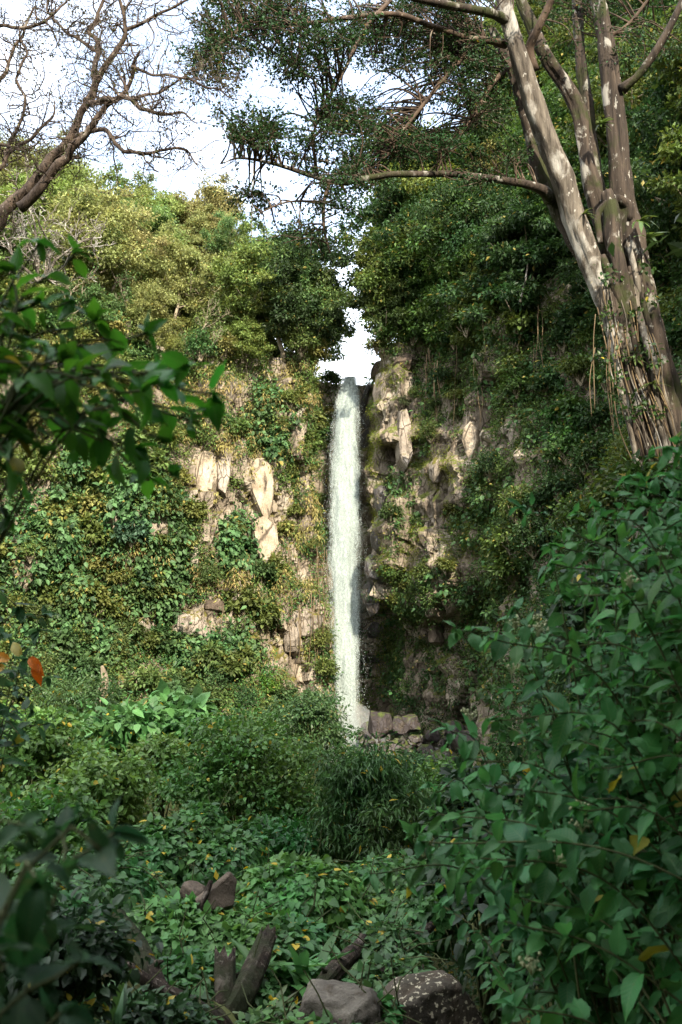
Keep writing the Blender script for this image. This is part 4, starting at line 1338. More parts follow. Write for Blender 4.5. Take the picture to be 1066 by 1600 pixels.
limb('root', [(948, 300, 17.75), (957, 335, 17.7), (960, 386, 17.65), (972, 444, 17.65), (986, 490, 17.7), (1002, 544, 17.8), (1012, 602, 17.8), (1027, 659, 17.9), (1041, 712, 17.9), (1056, 800, 17.9)], [20, 30, 30, 27, 26, 26, 25, 25, 25, 30], 'fig_bark', 22, .28, 6)
limb('root', [(940, 400, 17.6), (962, 450, 17.6), (980, 500, 17.65), (996, 560, 17.7), (1003, 620, 17.8), (1016, 690, 17.8), (1030, 780, 17.8)], [14, 18, 16, 15, 14, 15, 20], 'fig_bark', 10, .24, 7)
limb('root', [(1030, 500, 18.0), (1042, 559, 18.0), (1060, 616, 18.0), (1078, 670, 18.0), (1096, 760, 18.0)], [12, 16, 17, 16, 20], 'fig_bark', 10, .22, 8)
limb('root', [(985, 345, 17.75), (983, 322, 17.7), (966, 311, 17.68), (948, 318, 17.7), (934, 338, 17.72), (938, 380, 17.7)], [14, 14, 15, 13, 11, 10], 'fig_bark', 10, .2, 9, 'loop of root round a dark hollow')
limb('root', [(982, 380, 17.6), (996, 440, 17.6), (1010, 500, 17.65), (1020, 560, 17.7), (1036, 640, 17.75), (1050, 730, 17.8)], [9, 12, 11, 10, 10, 12], 'pale_bark', 8, .25, 10)
rf = np.random.default_rng(31)
for i in range(11):
    f = (i + rf.random() * .8) / 11
    x0, y0 = 940 + 62 * f, 400 + rf.uniform(0, 70)
    pts = [(x0, y0, 17.62), (x0 + 12 + rf.uniform(-5, 5), y0 + 70, 17.58), (x0 + 28 + 6 * f + rf.uniform(-7, 7), y0 + 150, 17.6), (x0 + 44 + 14 * f + rf.uniform(-8, 8), y0 + 240, 17.7), (x0 + 62 + 20 * f + rf.uniform(-8, 8), y0 + 340, 17.8)]
    limb('root', pts, [6, rf.uniform(7, 12), rf.uniform(7, 12), rf.uniform(8, 13), 15], 'fig_bark' if rf.random() < .7 else 'pale_bark', 9, .3, 120 + i)
for i in range(16):
    f = rf.random()
    x0 = 928 + 90 * f; y0 = rf.uniform(420, 480) + 40 * f
    ln = rf.uniform(120, 290)
    pts = [(x0, y0, 17.55), (x0 + rf.uniform(0, 22), y0 + ln * .35, 17.5), (x0 + ln * .16 + rf.uniform(-12, 12), y0 + ln * .7, 17.55), (x0 + ln * .26 + rf.uniform(-10, 10), y0 + ln, 17.6)]
    limb('aerial_root', pts, [2, 2.4, 2, 1.6], 'vine' if i % 3 else 'pale_bark', 5, .1, 50 + i)
for i in range(7):
    x0 = rf.uniform(930, 975); y0 = rf.uniform(470, 560)
    pts = [(x0, y0, 17.5), (x0 + rf.uniform(-14, -2), y0 + 50, 17.45), (x0 + rf.uniform(-10, 8), y0 + rf.uniform(100, 160), 17.45)]
    limb('aerial_root', pts, [1.6, 1.4, 1], 'vine', 4, .1, 80 + i)
br = []
br.append(limb('branch', [(972, 140, 17.8), (984, 130, 17.7), (998, 117, 17.6), (1028, 75, 17.4), (1058, 20, 17.2), (1085, -40, 17.0)], [20, 16, 13, 13, 12, 10], 'fig_bark', 10, .16, 11))
br.append(limb('branch', [(868, -30, 16.9), (858, 8, 17.1), (838, 50, 17.3), (828, 78, 17.5), (836, 110, 17.6)], [12, 13, 15, 16, 18], 'dark_bark', 10, .14, 12))
br.append(limb('branch', [(860, 312, 18.1), (850, 298, 17.9), (823, 288, 17.6), (790, 282, 17.3), (748, 276, 17.0), (700, 272, 16.6), (650, 272, 16.2), (608, 273, 15.9), (560, 281, 15.6), (528, 285, 15.4), (480, 272, 15.2), (425, 255, 15.0), (375, 247, 14.9), (345, 256, 14.8)],
               [24, 19, 14, 12, 12, 11.5, 11, 10.5, 11, 10, 8, 6, 4, 2], 'fig_bark', 10, .16, 13, 'long horizontal branch'))
br.append(limb('branch', [(790, 70, 17.6), (768, 64, 17.4), (733, 60, 17.0), (673, 40, 16.5), (618, 22, 16.2), (540, 28, 15.8), (480, 36, 15.5), (415, 40, 15.2), (370, 50, 15.0), (335, 76, 14.9), (318, 96, 14.8)], [15, 13, 11, 10, 9, 8, 7, 6, 5, 4, 2], 'dark_bark', 9, .14, 14))
br.append(limb('branch', [(800, 40, 17.5), (770, 22, 17.0), (700, 8, 16.3), (643, -4, 15.8), (580, -20, 15.3)], [20, 17, 15, 12, 9], 'fig_bark', 10, .14, 15))
br.append(limb('branch', [(760, 60, 17.6), (738, 72, 17.4), (703, 112, 17.0), (668, 156, 16.8), (632, 202, 16.6), (610, 240, 16.5)], [9, 10, 9, 7, 5, 3], 'dark_bark', 8, .14, 16))
br.append(limb('branch', [(606, 5, 16.2), (570, 45, 16.0), (535, 116, 15.8), (502, 172, 15.7), (486, 226, 15.6)], [7, 7, 6, 5, 2], 'dark_bark', 8, .14, 17))
br.append(limb('branch', [(516, 284, 15.4), (506, 318, 15.3), (507, 358, 15.3), (516, 396, 15.3)], [7, 7, 5, 2], 'dark_bark', 8, .14, 18))
br.append(limb('branch', [(504, 318, 15.3), (470, 314, 15.1), (440, 318, 15.0), (408, 332, 14.9)], [5, 4, 3, 2], 'dark_bark', 7, .14, 19))
br.append(limb('branch', [(800, 100, 18.0), (770, 130, 17.7), (735, 190, 17.4), (705, 240, 17.2)], [10, 9, 7, 3], 'dark_bark', 8, .14, 20))
br.append(limb('branch', [(945, 60, 18.2), (980, 40, 18.2), (1020, -10, 18.2)], [9, 7, 4], 'dark_bark', 8, .14, 22))
BR = np.concatenate(br[1:])


def spray_canopy(regs, leafs, sz, seed, name='crown', color=(.026, .056, .017), anchors=BR, rad=.34, mat='fig_leaf', tw=.013):
    r = np.random.default_rng(seed)
    cg, tg = Geo(), Geo()
    for n, poly, y0, y1 in regs:
        (x0, x1), (q0, q1) = poly
        k = 0
        for _ in range(n * 6):
            if k >= n: break
            px, py = r.uniform(x0, x1), r.uniform(q0, q1)
            # gaps: the sprays gather in tiers
            if vnoise(np.array([px * .013, py * .022, 3.3]), 5) < -.16: continue
            if px > 735 + .33 * py and py > -10 and px < 850 + .2 * py: continue
            k += 1
            c = at(px, py, r.uniform(y0, y1))
            j = np.argmin(((anchors - c) ** 2).sum(1) * r.uniform(.75, 1.3, len(anchors)))
            a = anchors[j]
            dirv = unit(c - a)
            ln = np.linalg.norm(c - a)
            mid = (a + c) / 2 + np.array([0, 0, .12 * ln]) + r.normal(size=3) * .08 * ln
            tp = spline(np.array([a, mid, c]), max(.12, ln / 8))
            tube(tg, tp - FO, np.linspace(tw * 1.2 + .004 * ln, tw * .5, len(tp)), 4, cap=False)
            for s in range(4):
                q = tp[-1 - r.integers(0, max(1, len(tp) // 3))]
                d = unit(dirv * .6 + r.normal(size=3) * np.array([1, 1, .22]))
                e = q + d * r.uniform(.25, .55)
                tube(tg, np.array([q, (q + e) / 2 + r.normal(size=3) * .03, e]) - FO, [tw * .6, tw * .5, tw * .3], 3, cap=False)
                m = leafs // 4
                t = r.random((m, 1)) ** .7
                P = q + (e - q) * t * 1.1 + r.normal(size=(m, 3)) * np.array([.055, .055, .03]) * rad / .34
                D = unit(d + r.normal(size=(m, 3)) * .8 + np.array([0, 0, -.35]))
                N = unit(r.normal(size=(m, 3)) * .55 + np.array([0, 0, .9]))
                leaves(cg, P - FO, D, N, sz * r.uniform(.65, 1.25, m), LEAF2)
    o = link(name, cg.mesh(name), M[mat], fig, (0, 0, 0), color)
    t = link('twigs', tg.mesh('twigs', True), M['dark_bark'], fig)
    return o, t


spray_canopy([(130, ((310, 560), (-30, 75)), 14.2, 16.4), (30, ((295, 360), (50, 130)), 14.2, 15.4), (36, ((430, 540), (50, 120)), 14.6, 16.0), (62, ((370, 560), (200, 330)), 14.2, 16.2), (34, ((345, 430), (190, 260)), 14.2, 15.2), (34, ((505, 565), (110, 210)), 15, 16.4),
              (380, ((535, 830), (-30, 265)), 16.4, 19.2), (110, ((540, 760), (200, 290)), 15.8, 18.4), (14, ((430, 540), (325, 380)), 14.8, 15.8), (50, ((840, 1080), (-40, 90)), 17, 20)], 60, .068, 7)
# strap ferns and creepers on the trunk
r = np.random.default_rng(91)
for px, py, n, s in [(938, 195, 9, .3), (1000, 345, 8, .4), (1012, 372, 7, .35), (912, 335, 8, .25), (1020, 600, 8, .3), (990, 560, 8, .25)]:
    c = at(px, py, 17.5)
    g = Geo()
    a = r.uniform(0, 6.28, n)
    D = unit(np.stack((np.cos(a), -np.abs(np.sin(a)) - .3, r.uniform(-.6, .7, n)), -1))
    leaves(g, np.tile(c - FO, (n, 1)), D, unit(r.normal(size=(n, 3)) * .2 + np.array([0, -.3, 1])), s * r.uniform(.6, 1.2, n), big_leaf(.2, .5, 0, long=True))
    tag(link('strap_fern', g.mesh('strap_fern', True, FO * 0), M['leaf'], None, tuple(FO), (.07, .10, .025)), 'fern growing on the fig trunk', 'fern', 'ferns perched on the fig trunk')
TC = np.array([at(x, y, 17.45) for x, y in zip(r.uniform(940, 1040, 20), r.uniform(420, 690, 20))])
P, D, N = clump_leaves(r, TC, np.full(20, .2), 30, up=.4)
g = Geo(); leaves(g, P, D, N, .085 * r.uniform(.6, 1.3, len(P)), LEAF8)
tag(link('trunk_creeper', g.mesh('trunk_creeper'), M['leaf'], None, (0, 0, 0), (.04, .075, .018)), 'sparse leafy creeper climbing the fig trunk', 'creeper', kind='stuff')

# ------------------------------------------------------------------ the bare tree at the upper left
BY = 13.0
bare_tree = empty('bare_tree', tuple(at(-60, 420, BY)), 'leafless reddish tree with crooked twigs leaning in from the left', 'tree')
BO = np.array(bare_tree.location)
bare_limbs = [
    ([(-110, 520, 13.2), (-60, 425, 13.1), (-20, 375, 13), (14, 322, 13), (60, 272, 13), (100, 225, 12.9), (135, 162, 12.8), (160, 110, 12.7), (190, 60, 12.6), (196, 20, 12.5), (184, -20, 12.4)], [44, 36, 30, 25, 22, 19, 16, 13, 10, 8, 6]),
    ([(30, 325, 12.9), (70, 285, 12.8), (110, 235, 12.7), (140, 205, 12.6), (165, 170, 12.5), (200, 136, 12.4), (206, 100, 12.3), (222, 78, 12.2)], [22, 20, 17, 14, 11, 9, 7, 4]),
    ([(135, 160, 12.8), (150, 130, 13.0), (146, 105, 13.1), (156, 75, 13.2), (141, 48, 13.3), (160, 8, 13.4), (168, -20, 13.4)], [14, 13, 12, 10, 8, 7, 5]),
    ([(138, 162, 12.7), (170, 156, 12.4), (200, 155, 12.2), (225, 168, 12.0), (250, 180, 11.9), (280, 175, 11.8), (310, 192, 11.7)], [12, 11, 10, 8, 7, 5, 2]),
    ([(205, 104, 12.3), (240, 117, 12.2), (280, 120, 12.1), (325, 135, 12.0), (372, 156, 11.9)], [7, 6, 5, 4, 2]),
    ([(120, 212, 12.7), (165, 204, 12.5), (185, 230, 12.4), (210, 240, 12.3), (250, 235, 12.2), (285, 232, 12.1), (312, 262, 12.0)], [10, 9, 8, 8, 6, 5, 2]),
    ([(205, 154, 12.2), (240, 145, 12.2), (280, 124, 12.2), (310, 110, 12.1)], [7, 6, 4, 2]),
    ([(192, 50, 12.6), (225, 34, 12.5), (260, 14, 12.4), (300, -6, 12.3)], [8, 7, 6, 4]),
    ([(150, 80, 13.2), (110, 55, 13.3), (80, 30, 13.4), (75, -10, 13.5)], [7, 6, 5, 4]),
    ([(-30, 42, 13.5), (0, 40, 13.4), (50, 40, 13.3), (80, 30, 13.2), (105, -5, 13.2)], [9, 8, 7, 6, 4]),
    ([(10, 245, 13.3), (20, 215, 13.3), (40, 165, 13.3), (25, 130, 13.3), (40, 90, 13.3), (30, 45, 13.3)], [8, 7, 6, 6, 5, 3]),
    ([(-20, 290, 13.2), (10, 245, 13.2), (50, 215, 13.2), (80, 185, 13.2), (85, 160, 13.2)], [12, 9, 7, 5, 2]),
    ([(-40, 140, 13.5), (0, 120, 13.4), (30, 60, 13.4), (50, 10, 13.4)], [9, 8, 6, 4]),
    ([(60, 272, 12.9), (90, 250, 13.2), (110, 250, 13.4), (130, 246, 13.5)], [9, 8, 6, 3]),
    ([(-40, 235, 13.3), (0, 225, 13.3), (30, 235, 13.2), (60, 225, 13.1)], [9, 7, 5, 3])]
rb = np.random.default_rng(17)
tg, tips = Geo(), []
for i, (pts, wpx) in enumerate(bare_limbs):
    P = np.array([at(a, b_, y) for a, b_, y in pts]); w = np.array([q * .74 * p_[1] / FPX / 2 for q, p_ in zip(wpx, P)])
    S = spline(np.hstack((P, w[:, None])), .07)
    jit = np.stack([vnoise(np.stack((np.arange(len(S)) * .33, np.full(len(S), i * 9.1 + k * 3), np.zeros(len(S))), -1), 40 + k) for k in range(3)], -1)
    S[:, :3] += jit * (.03 + S[:, 3:4] * .15) * np.minimum(1, np.arange(len(S)) / 4)[:, None]
    g = Geo(); tube(g, S[:, :3] - BO, np.maximum(S[:, 3], .006), 10, .22, 60 + i)
    link('trunk' if i == 0 else 'branch', g.mesh('branch', True), M['red_bark'], bare_tree)
    n = int(len(S) * .62)
    for _ in range(n):
        j = rb.integers(len(S) // 5, len(S))
        t = unit(S[min(j + 1, len(S) - 1), :3] - S[j - 1, :3])
        d = unit(t * .5 + rb.normal(size=3) * np.array([.9, .5, .9]) + np.array([0, 0, .1]))
        branchlet(tg, S[j, :3] - BO, d, rb.uniform(.35, 1.0), min(.012, S[j, 3] * .6), 2 if rb.random() < .55 else 1, rb, .42, tips, .03, 4, (2, 5), (.45, .75), .8, .0028)
link('twigs', tg.mesh('twigs', True), M['red_bark'], bare_tree)
tp_ = np.array([t[0] for t in tips]); tp_ = tp_[rb.random(len(tp_)) < .30]
P, D, N = clump_leaves(rb, tp_, np.full(len(tp_), .05), 3)
g = Geo(); leaves(g, P, D, N, .045 * rb.uniform(.6, 1.3, len(P)), LEAF2)
link('crown', g.mesh('crown'), M['fig_leaf'], bare_tree, (0, 0, 0), (.06, .06, .02))
# pale bare shrubby tree lower on the left slope, in front of the sunlit forest
g, tips = Geo(), []
b0 = at(60, 440, 40)
pale = empty('pale_bare_tree', tuple(b0), 'pale leafless tree with tangled twigs before the sunlit forest on the left', 'tree')
for k in range(6):
    branchlet(g, (0, 0, 0), (rb.uniform(-.8, 1.3), rb.uniform(-.4, .4), rb.uniform(.35, .9)), rb.uniform(2.6, 3.8), .075, 3, rb, .2, tips, .03, 4, (4, 6), (.35, .6), .7, .014)
link('trunk', g.mesh('trunk', True), M['pale_bark'], pale)
# ------------------------------------------------------------------ undergrowth of the valley floor
def bush(name, label, px, py, Y, rx, rz, n, per, leaf, T, color, cat='bush', group=None, mat='leaf', crad=(.12, .36), seed=0, droop=.45, ry=None, up=.8, flat=.8):
    """A bush whose crown is centred on the pixel, rx by rz pixels in half size, rooted in the ground below."""
    r = np.random.default_rng(seed)
    c = at(px, py, Y); k = Y / FPX
    rx, rz = rx * k, rz * k
    ry = rx if ry is None else ry
    b0 = np.array([c[0], c[1], float(ground_h(c[0], c[1])) - .05])
    root = empty(name, tuple(b0), label, cat, group)
    d = unit(r.normal(size=(n, 3)))
    d[:, 2] = np.where(d[:, 2] < -.75, -d[:, 2], d[:, 2])
    C = c - b0 + d * np.array([rx, ry, rz]) * r.uniform(.4, 1.05, (n, 1))
    C[:, 2] = np.maximum(C[:, 2], .12)
    s = rx * np.array(crad)
    P, D, N = clump_leaves(r, C, r.uniform(s[0], s[1], n) + .05, per, flat=flat, droop=droop, up=up)
    f, w = Geo(), Geo()
    leaves(f, P, D, N, leaf * r.uniform(.55, 1.3, len(P)), T)
    for q in C[::2]:
        cc = spline(np.array([(r.normal() * .05, r.normal() * .05, 0), q * np.array([.35, .35, .6]) + r.normal(size=3) * .06, q]), .3)
        tube(w, cc, np.linspace(.022, .007, len(cc)), 4, cap=False)
    link('stem', w.mesh('stem', True), M['stem'], root)
    link('foliage', f.mesh('foliage'), M[mat], root, (0, 0, 0), color)
    return root


G1, G2, G3 = (.07, .145, .032), (.095, .175, .04), (.125, .20, .048)
bush('leafy_bush', 'large dense dark green bush in the middle of the valley floor', 378, 1225, 20, 118, 96, 80, 130, .11, LEAF8, G1, seed=501)
bush('leafy_bush', 'small leaved bush in front of the foot of the waterfall', 490, 1142, 30, 60, 62, 60, 150, .11, LEAF2, (.045, .085, .028), seed=502)
bush('bamboo_clump', 'feathery narrow leaved bush right of the large dark bush', 572, 1285, 15.5, 98, 100, 80, 130, .14, LEAFN, (.05, .10, .028), seed=503, droop=.8)
bush('broad_leaf_plant', 'broad leaved plants at the foot of the left cliff', 205, 1160, 26, 95, 62, 46, 40, .30, LEAF8, (.075, .16, .05), 'plant', seed=504)
bush('broad_leaf_plant', 'pale broad leaved plant between the left scrub and the large bush', 285, 1130, 27, 40, 38, 22, 26, .42, LEAF8, (.09, .18, .06), 'plant', seed=505)
bush('leafy_bush', 'fine leaved scrub bush at the far left below the cliff', 40, 1185, 20, 90, 70, 60, 110, .12, LEAF8, G2, seed=506)
bush('leafy_bush', 'scrub bush on the left bank below the broad leaved plants', 150, 1255, 17, 95, 62, 60, 110, .11, LEAF8, G3, seed=507)
bush('leafy_bush', 'low leafy bush on the left bank near the blurred leaves', 70, 1330, 12, 110, 70, 60, 90, .10, LEAF8, G1, seed=508)
bush('leafy_bush', 'pale green bush touching the large dark bush on its left', 250, 1205, 21, 52, 46, 36, 90, .12, LEAF8, G3, seed=509)
bush('leafy_bush', 'light green spray of bush beside the wet rocks', 600, 1225, 33, 60, 36, 40, 90, .13, LEAF2, (.055, .10, .03), seed=510)
bush('leafy_bush', 'low bush between the fall and the tilted slab', 640, 1225, 27, 60, 36, 40, 90, .12, LEAF2, (.04, .085, .028), seed=511)
bush('leafy_bush', 'thin bush with drops of water showing through it under the fall', 556, 1205, 36, 34, 30, 24, 70, .13, LEAF2, (.06, .13, .035), seed=522)
bush('leafy_bush', 'low fern bush half hiding the fallen rocks', 660, 1218, 40, 80, 26, 40, 90, .15, LEAF2, (.05, .11, .03), seed=521)
bush('leafy_bush', 'rounded bush behind the right hand leaves near the overhang', 700, 1245, 22, 60, 50, 40, 90, .11, LEAF8, G1, seed=512)
bush('leafy_bush', 'fresh green bush left of the bush at the fall foot', 430, 1140, 33, 46, 36, 36, 100, .12, LEAF2, (.05, .10, .03), seed=513)
bush('leafy_bush', 'dark bush against the cliff foot above the broad leaved plants', 120, 1110, 33, 80, 50, 50, 100, .13, LEAF2, (.05, .09, .028), seed=514)
bush('leafy_bush', 'shadowy low bush under the large dark bush', 430, 1325, 15.5, 80, 34, 36, 90, .10, LEAF8, (.035, .095, .022), seed=515)
bush('leafy_bush', 'bush on the right under the big leaved shrubs, leaves darkened for shade', 760, 1330, 9.5, 90, 110, 50, 90, .10, LEAF8, (.016, .038, .013), seed=516)  # leaf colour lowered to stand for deep shade, also in the next two
bush('leafy_bush', 'bush at the lower right behind the big leaves, leaves darkened for shade', 930, 1400, 7.5, 180, 190, 90, 80, .11, LEAF8, (.012, .03, .010), seed=517)
bush('leafy_bush', 'bush at the right edge below the fig roots, leaves darkened for shade', 1010, 1010, 12, 130, 150, 90, 90, .12, LEAF8, (.018, .042, .013), seed=518)
bush('leafy_bush', 'dark fern bush at the lower left corner', 60, 1520, 5.5, 130, 80, 50, 80, .07, LEAF8, (.02, .045, .018), seed=519)
bush('leafy_bush', 'low plants at the bottom left beside the brown bank', 240, 1600, 6.2, 70, 26, 30, 50, .06, LEAF8, (.025, .055, .02), seed=520)

# leaves as single parts
_var = {}


def variants(key, mat):
    if (key, mat) not in _var:
        ts = {'ovate': [big_leaf(.22, .28, 0, .30, .02, 1), big_leaf(.35, .45, .25, .27, .03, 2), big_leaf(.1, .12, -.2, .32, .03, 3), big_leaf(.28, .6, .1, .28, .025, 4), big_leaf(.15, .05, .4, .30, .03, 5), big_leaf(.5, .35, -.3, .22, .05, 11), big_leaf(.05, .75, .2, .34, .05, 12), big_leaf(.3, .15, .7, .25, .04, 13), big_leaf(-.15, .4, -.5, .33, .06, 14)],
              'heart': [HEART], 'strap': [big_leaf(.35, .45, .2, seed=6, long=True), big_leaf(.3, .8, -.2, seed=7, long=True), big_leaf(.3, .2, .1, seed=8, long=True)]}[key]
        out = []
        for t in ts:
            me = make_mesh('leaf', t[0], t[1], True, t[2]); me.materials.append(M[mat])
            out.append((me, t))
        _var[(key, mat)] = out
    return _var[(key, mat)]


def leaf_parts(root, P, D, N, S, key, mat, color, seed, limit=300, vary=.42, name='leaf', warm=.0):
    """The leaves that show largest become parts of their own, the rest one mass."""
    r = np.random.default_rng(seed)
    B = np.array(root.location)
    px, py, dep = proj(P)
    vis = (px > -30) & (px < 1096) & (py > -30) & (py < 1630) & (dep > .3)
    order = np.argsort(-(S / np.maximum(dep, .3)) * vis)
    one = order[:limit]; one = one[vis[one]]
    rest = np.setdiff1d(order, one)
    va = variants(key, mat)
    X, Y, Z = frames(D, N)
    for i in one:
        me = va[r.integers(len(va))][0]
        o = bpy.data.objects.new(name, me); COL.objects.link(o); o.parent = root
        p = P[i] - B
        s = S[i]
        o.matrix_basis = Matrix(((X[i, 0] * s, Y[i, 0] * s, Z[i, 0] * s, p[0]), (X[i, 1] * s, Y[i, 1] * s, Z[i, 1] * s, p[1]), (X[i, 2] * s, Y[i, 2] * s, Z[i, 2] * s, p[2]), (0, 0, 0, 1)))
        k = 1 + r.uniform(-vary, vary)
        w = r.uniform(-.12, .12) + warm * r.random()
        c = (color[0] * k * (1 + w), color[1] * k, color[2] * k * (1 - w))
        if r.random() < .006:
            c = (.22, .19, .03)
        o.color = (*c, 1)
    if len(rest):
        g = Geo()
        vs = r.integers(len(va), size=len(rest))
        for j in range(len(va)):
            q = rest[vs == j]
            if len(q): leaves(g, P[q] - B, D[q], N[q], S[q], va[j][1])
        o = link('foliage', g.mesh('foliage', True), M[mat], root, (0, 0, 0), color); o['kind'] = 'stuff'


# ivy mounds over rocks and stumps
def ivy(label, mounds, n, leaf, color, seed, carpet=()):
    r = np.random.default_rng(seed)
    Ps, Ds, Ns = [], [], []
    tot = sum(m[3] * m[4] for m in mounds)
    for (px, py, Y, rx, rz, dy) in mounds:
        c = at(px, py, Y); k = Y / FPX
        m = int(n * rx * rz / tot)
        d = unit(r.normal(size=(m * 2, 3)) + np.array([0, -.55, .45]))
        d = d[(d[:, 2] > -.45)][:m]
        bump = 1 + .16 * fbm(d * 2.3 + seed, seed, 3)[:, None]
        rad = np.array([rx * k, dy, rz * k])
        P = c + d * rad * bump * r.uniform(.86, 1.04, (len(d), 1))
        nn = unit(d / rad)
        slope = unit(np.array([0, 0, -1.0]) - nn * (-nn[:, 2:3]) + r.normal(size=nn.shape) * .35)
        Ps.append(P); Ds.append(unit(slope + nn * .25)); Ns.append(unit(nn + np.array([0, -.1, .45]) + r.normal(size=nn.shape) * .28))
    P, D, N = np.concatenate(Ps), np.concatenate(Ds), np.concatenate(Ns)
    c = at(mounds[0][0], mounds[0][1], mounds[0][2])
    root = empty('ivy', (c[0], c[1], float(ground_h(c[0], c[1]))), label, 'ivy')
    leaf_parts(root, P, D, N, leaf * r.uniform(.6, 1.3, len(P)), 'heart', 'ivy', color, seed, 300)
    g = Geo()
    B = np.array(root.location)
    for i in range(60):
        q = P[r.integers(len(P))] - B
        e = q + unit(r.normal(size=3) + np.array([0, 0, -.5])) * .35
        tube(g, np.array([q, (q + e) / 2 + r.normal(size=3) * .04, e]), [.006, .005, .004], 4, cap=False)
    link('vine_stem', g.mesh('vine_stem', True), M['stem'], root)['kind'] = 'stuff'
    # dark mass of the stems and the ground the mound grows over
    return root


IV = (.08, .17, .042)
ivy('thick mound of heart leaved ivy in the middle of the valley floor', [(462, 1418, 10.5, 105, 66, .8), (540, 1440, 10.6, 70, 50, .7), (420, 1470, 9.6, 70, 40, .5)], 3600, .082, IV, 601)
ivy('ivy climbing over the dead stump left of the large dark bush', [(310, 1330, 13.0, 48, 66, .8), (340, 1350, 12.6, 70, 46, .8), (255, 1350, 12.6, 70, 60, .8)], 3600, .085, (.055, .13, .034), 602)
ivy('ivy spread below the brown angular rock', [(290, 1470, 9.3, 105, 62, .7), (370, 1490, 9.0, 60, 46, .5), (215, 1420, 10.4, 60, 50, .6)], 3600, .078, IV, 603)
ivy('ivy trailing round the leaning log and the short log', [(300, 1540, 8.2, 70, 40, .5), (400, 1540, 8.3, 50, 26, .4), (450, 1470, 9.2, 60, 26, .5)], 1500, .07, (.045, .11, .03), 604)
ivy('small creeper patch above the spotted boulder', [(620, 1530, 8.1, 60, 30, .4), (570, 1550, 7.9, 34, 26, .3), (600, 1480, 9.0, 60, 34, .5)], 900, .07, (.05, .105, .035), 605)
ivy('ivy on the low bank right of the ivy mound', [(610, 1395, 11.5, 90, 50, .8), (660, 1440, 10.2, 60, 50, .6)], 1700, .085, (.045, .115, .03), 606)
ivy('ivy and weeds over the left bank', [(130, 1400, 10.0, 110, 60, .8), (60, 1440, 8.2, 90, 60, .7)], 2200, .075, (.04, .10, .026), 607)

# loose ground cover everywhere between
r = np.random.default_rng(71)
n = 5200
y = 5.5 + 44 * r.random(n) ** 1.5; x = r.uniform(-1, 1, n) * (2.0 + .40 * y)
C = np.stack((x, y, ground_h(x, y) + .10), -1)
keep = ~((np.abs(x + 2.1) < 1.0) & (np.abs(y - 7.6) < 1.2) & (r.random(n) < .8)) & ~((np.abs(x - 2.0) < 1) & (np.abs(y - 14.2) < 2) & (r.random(n) < .8))
C = C[keep]
P, D, N = clump_leaves(r, C, .22 + .25 * r.random(len(C)) + .006 * C[:, 1], 22, flat=.6)
g = Geo(); leaves(g, P, D, N, (.065 + .0022 * P[:, 1]) * r.uniform(.6, 1.3, len(P)), LEAF2)
tag(link('ground_cover', g.mesh('ground_cover'), M['leaf'], None, (0, 0, 0), (.035, .07, .024)), 'low leafy weeds covering the valley floor', 'ground cover', kind='stuff')

# strap leaved plant and small rosettes
def strap_plant(label, px, py, Y, n, ln, color, seed, spread=.8, group=None):
    r = np.random.default_rng(seed)
    b0 = at(px, py, Y)
    root = empty('strap_plant', tuple(b0), label, 'plant', group)
    a = r.uniform(0, 6.28, n); e = r.uniform(.35, 1.3, n)
    off = np.stack((r.normal(size=n) * .12 * spread, r.normal(size=n) * .1, 0 * a), -1)
    D = unit(np.stack((np.cos(a) * np.cos(e) * spread, np.sin(a) * np.cos(e) * spread, np.sin(e)), -1))
    N = unit(np.stack((-np.cos(a), -np.sin(a), 0 * a + .9), -1) + r.normal(size=(n, 3)) * .15)
    leaf_parts(root, b0 + off, D, N, ln * r.uniform(.55, 1.15, n), 'strap', 'leaf', color, seed)
    return root


strap_plant('clump of long strap leaves rising between the leaning log and the grey boulder', 470, 1530, 8.4, 46, .42, (.07, .16, .045), 701, 1.5)
strap_plant('small rosette of pointed leaves on the log end', 636, 1470, 9.0, 14, .2, (.05, .11, .035), 702)
strap_plant('small rosette of leaves above the dark log end', 596, 1466, 9.4, 12, .18, (.045, .10, .03), 703)
ivy('low creepers growing round the foot of the big grey boulder', [(440, 1596, 7.2, 44, 22, .3), (590, 1590, 7.0, 34, 26, .2), (500, 1604, 6.7, 60, 10, .2)], 520, .06, (.05, .12, .03), 608)
ivy('creeper strands over the feet of the logs', [(300, 1600, 7.0, 40, 14, .2), (395, 1604, 7.2, 26, 14, .2), (240, 1590, 6.9, 50, 20, .3)], 420, .06, (.045, .10, .03), 609)
strap_plant('grassy tuft of narrow leaves at the bottom left', 150, 1590, 6.0, 22, .3, (.04, .09, .03), 704)
strap_plant('tuft of bent leaves at the left edge of the big grey boulder', 420, 1600, 7.4, 16, .26, (.08, .10, .04), 705)


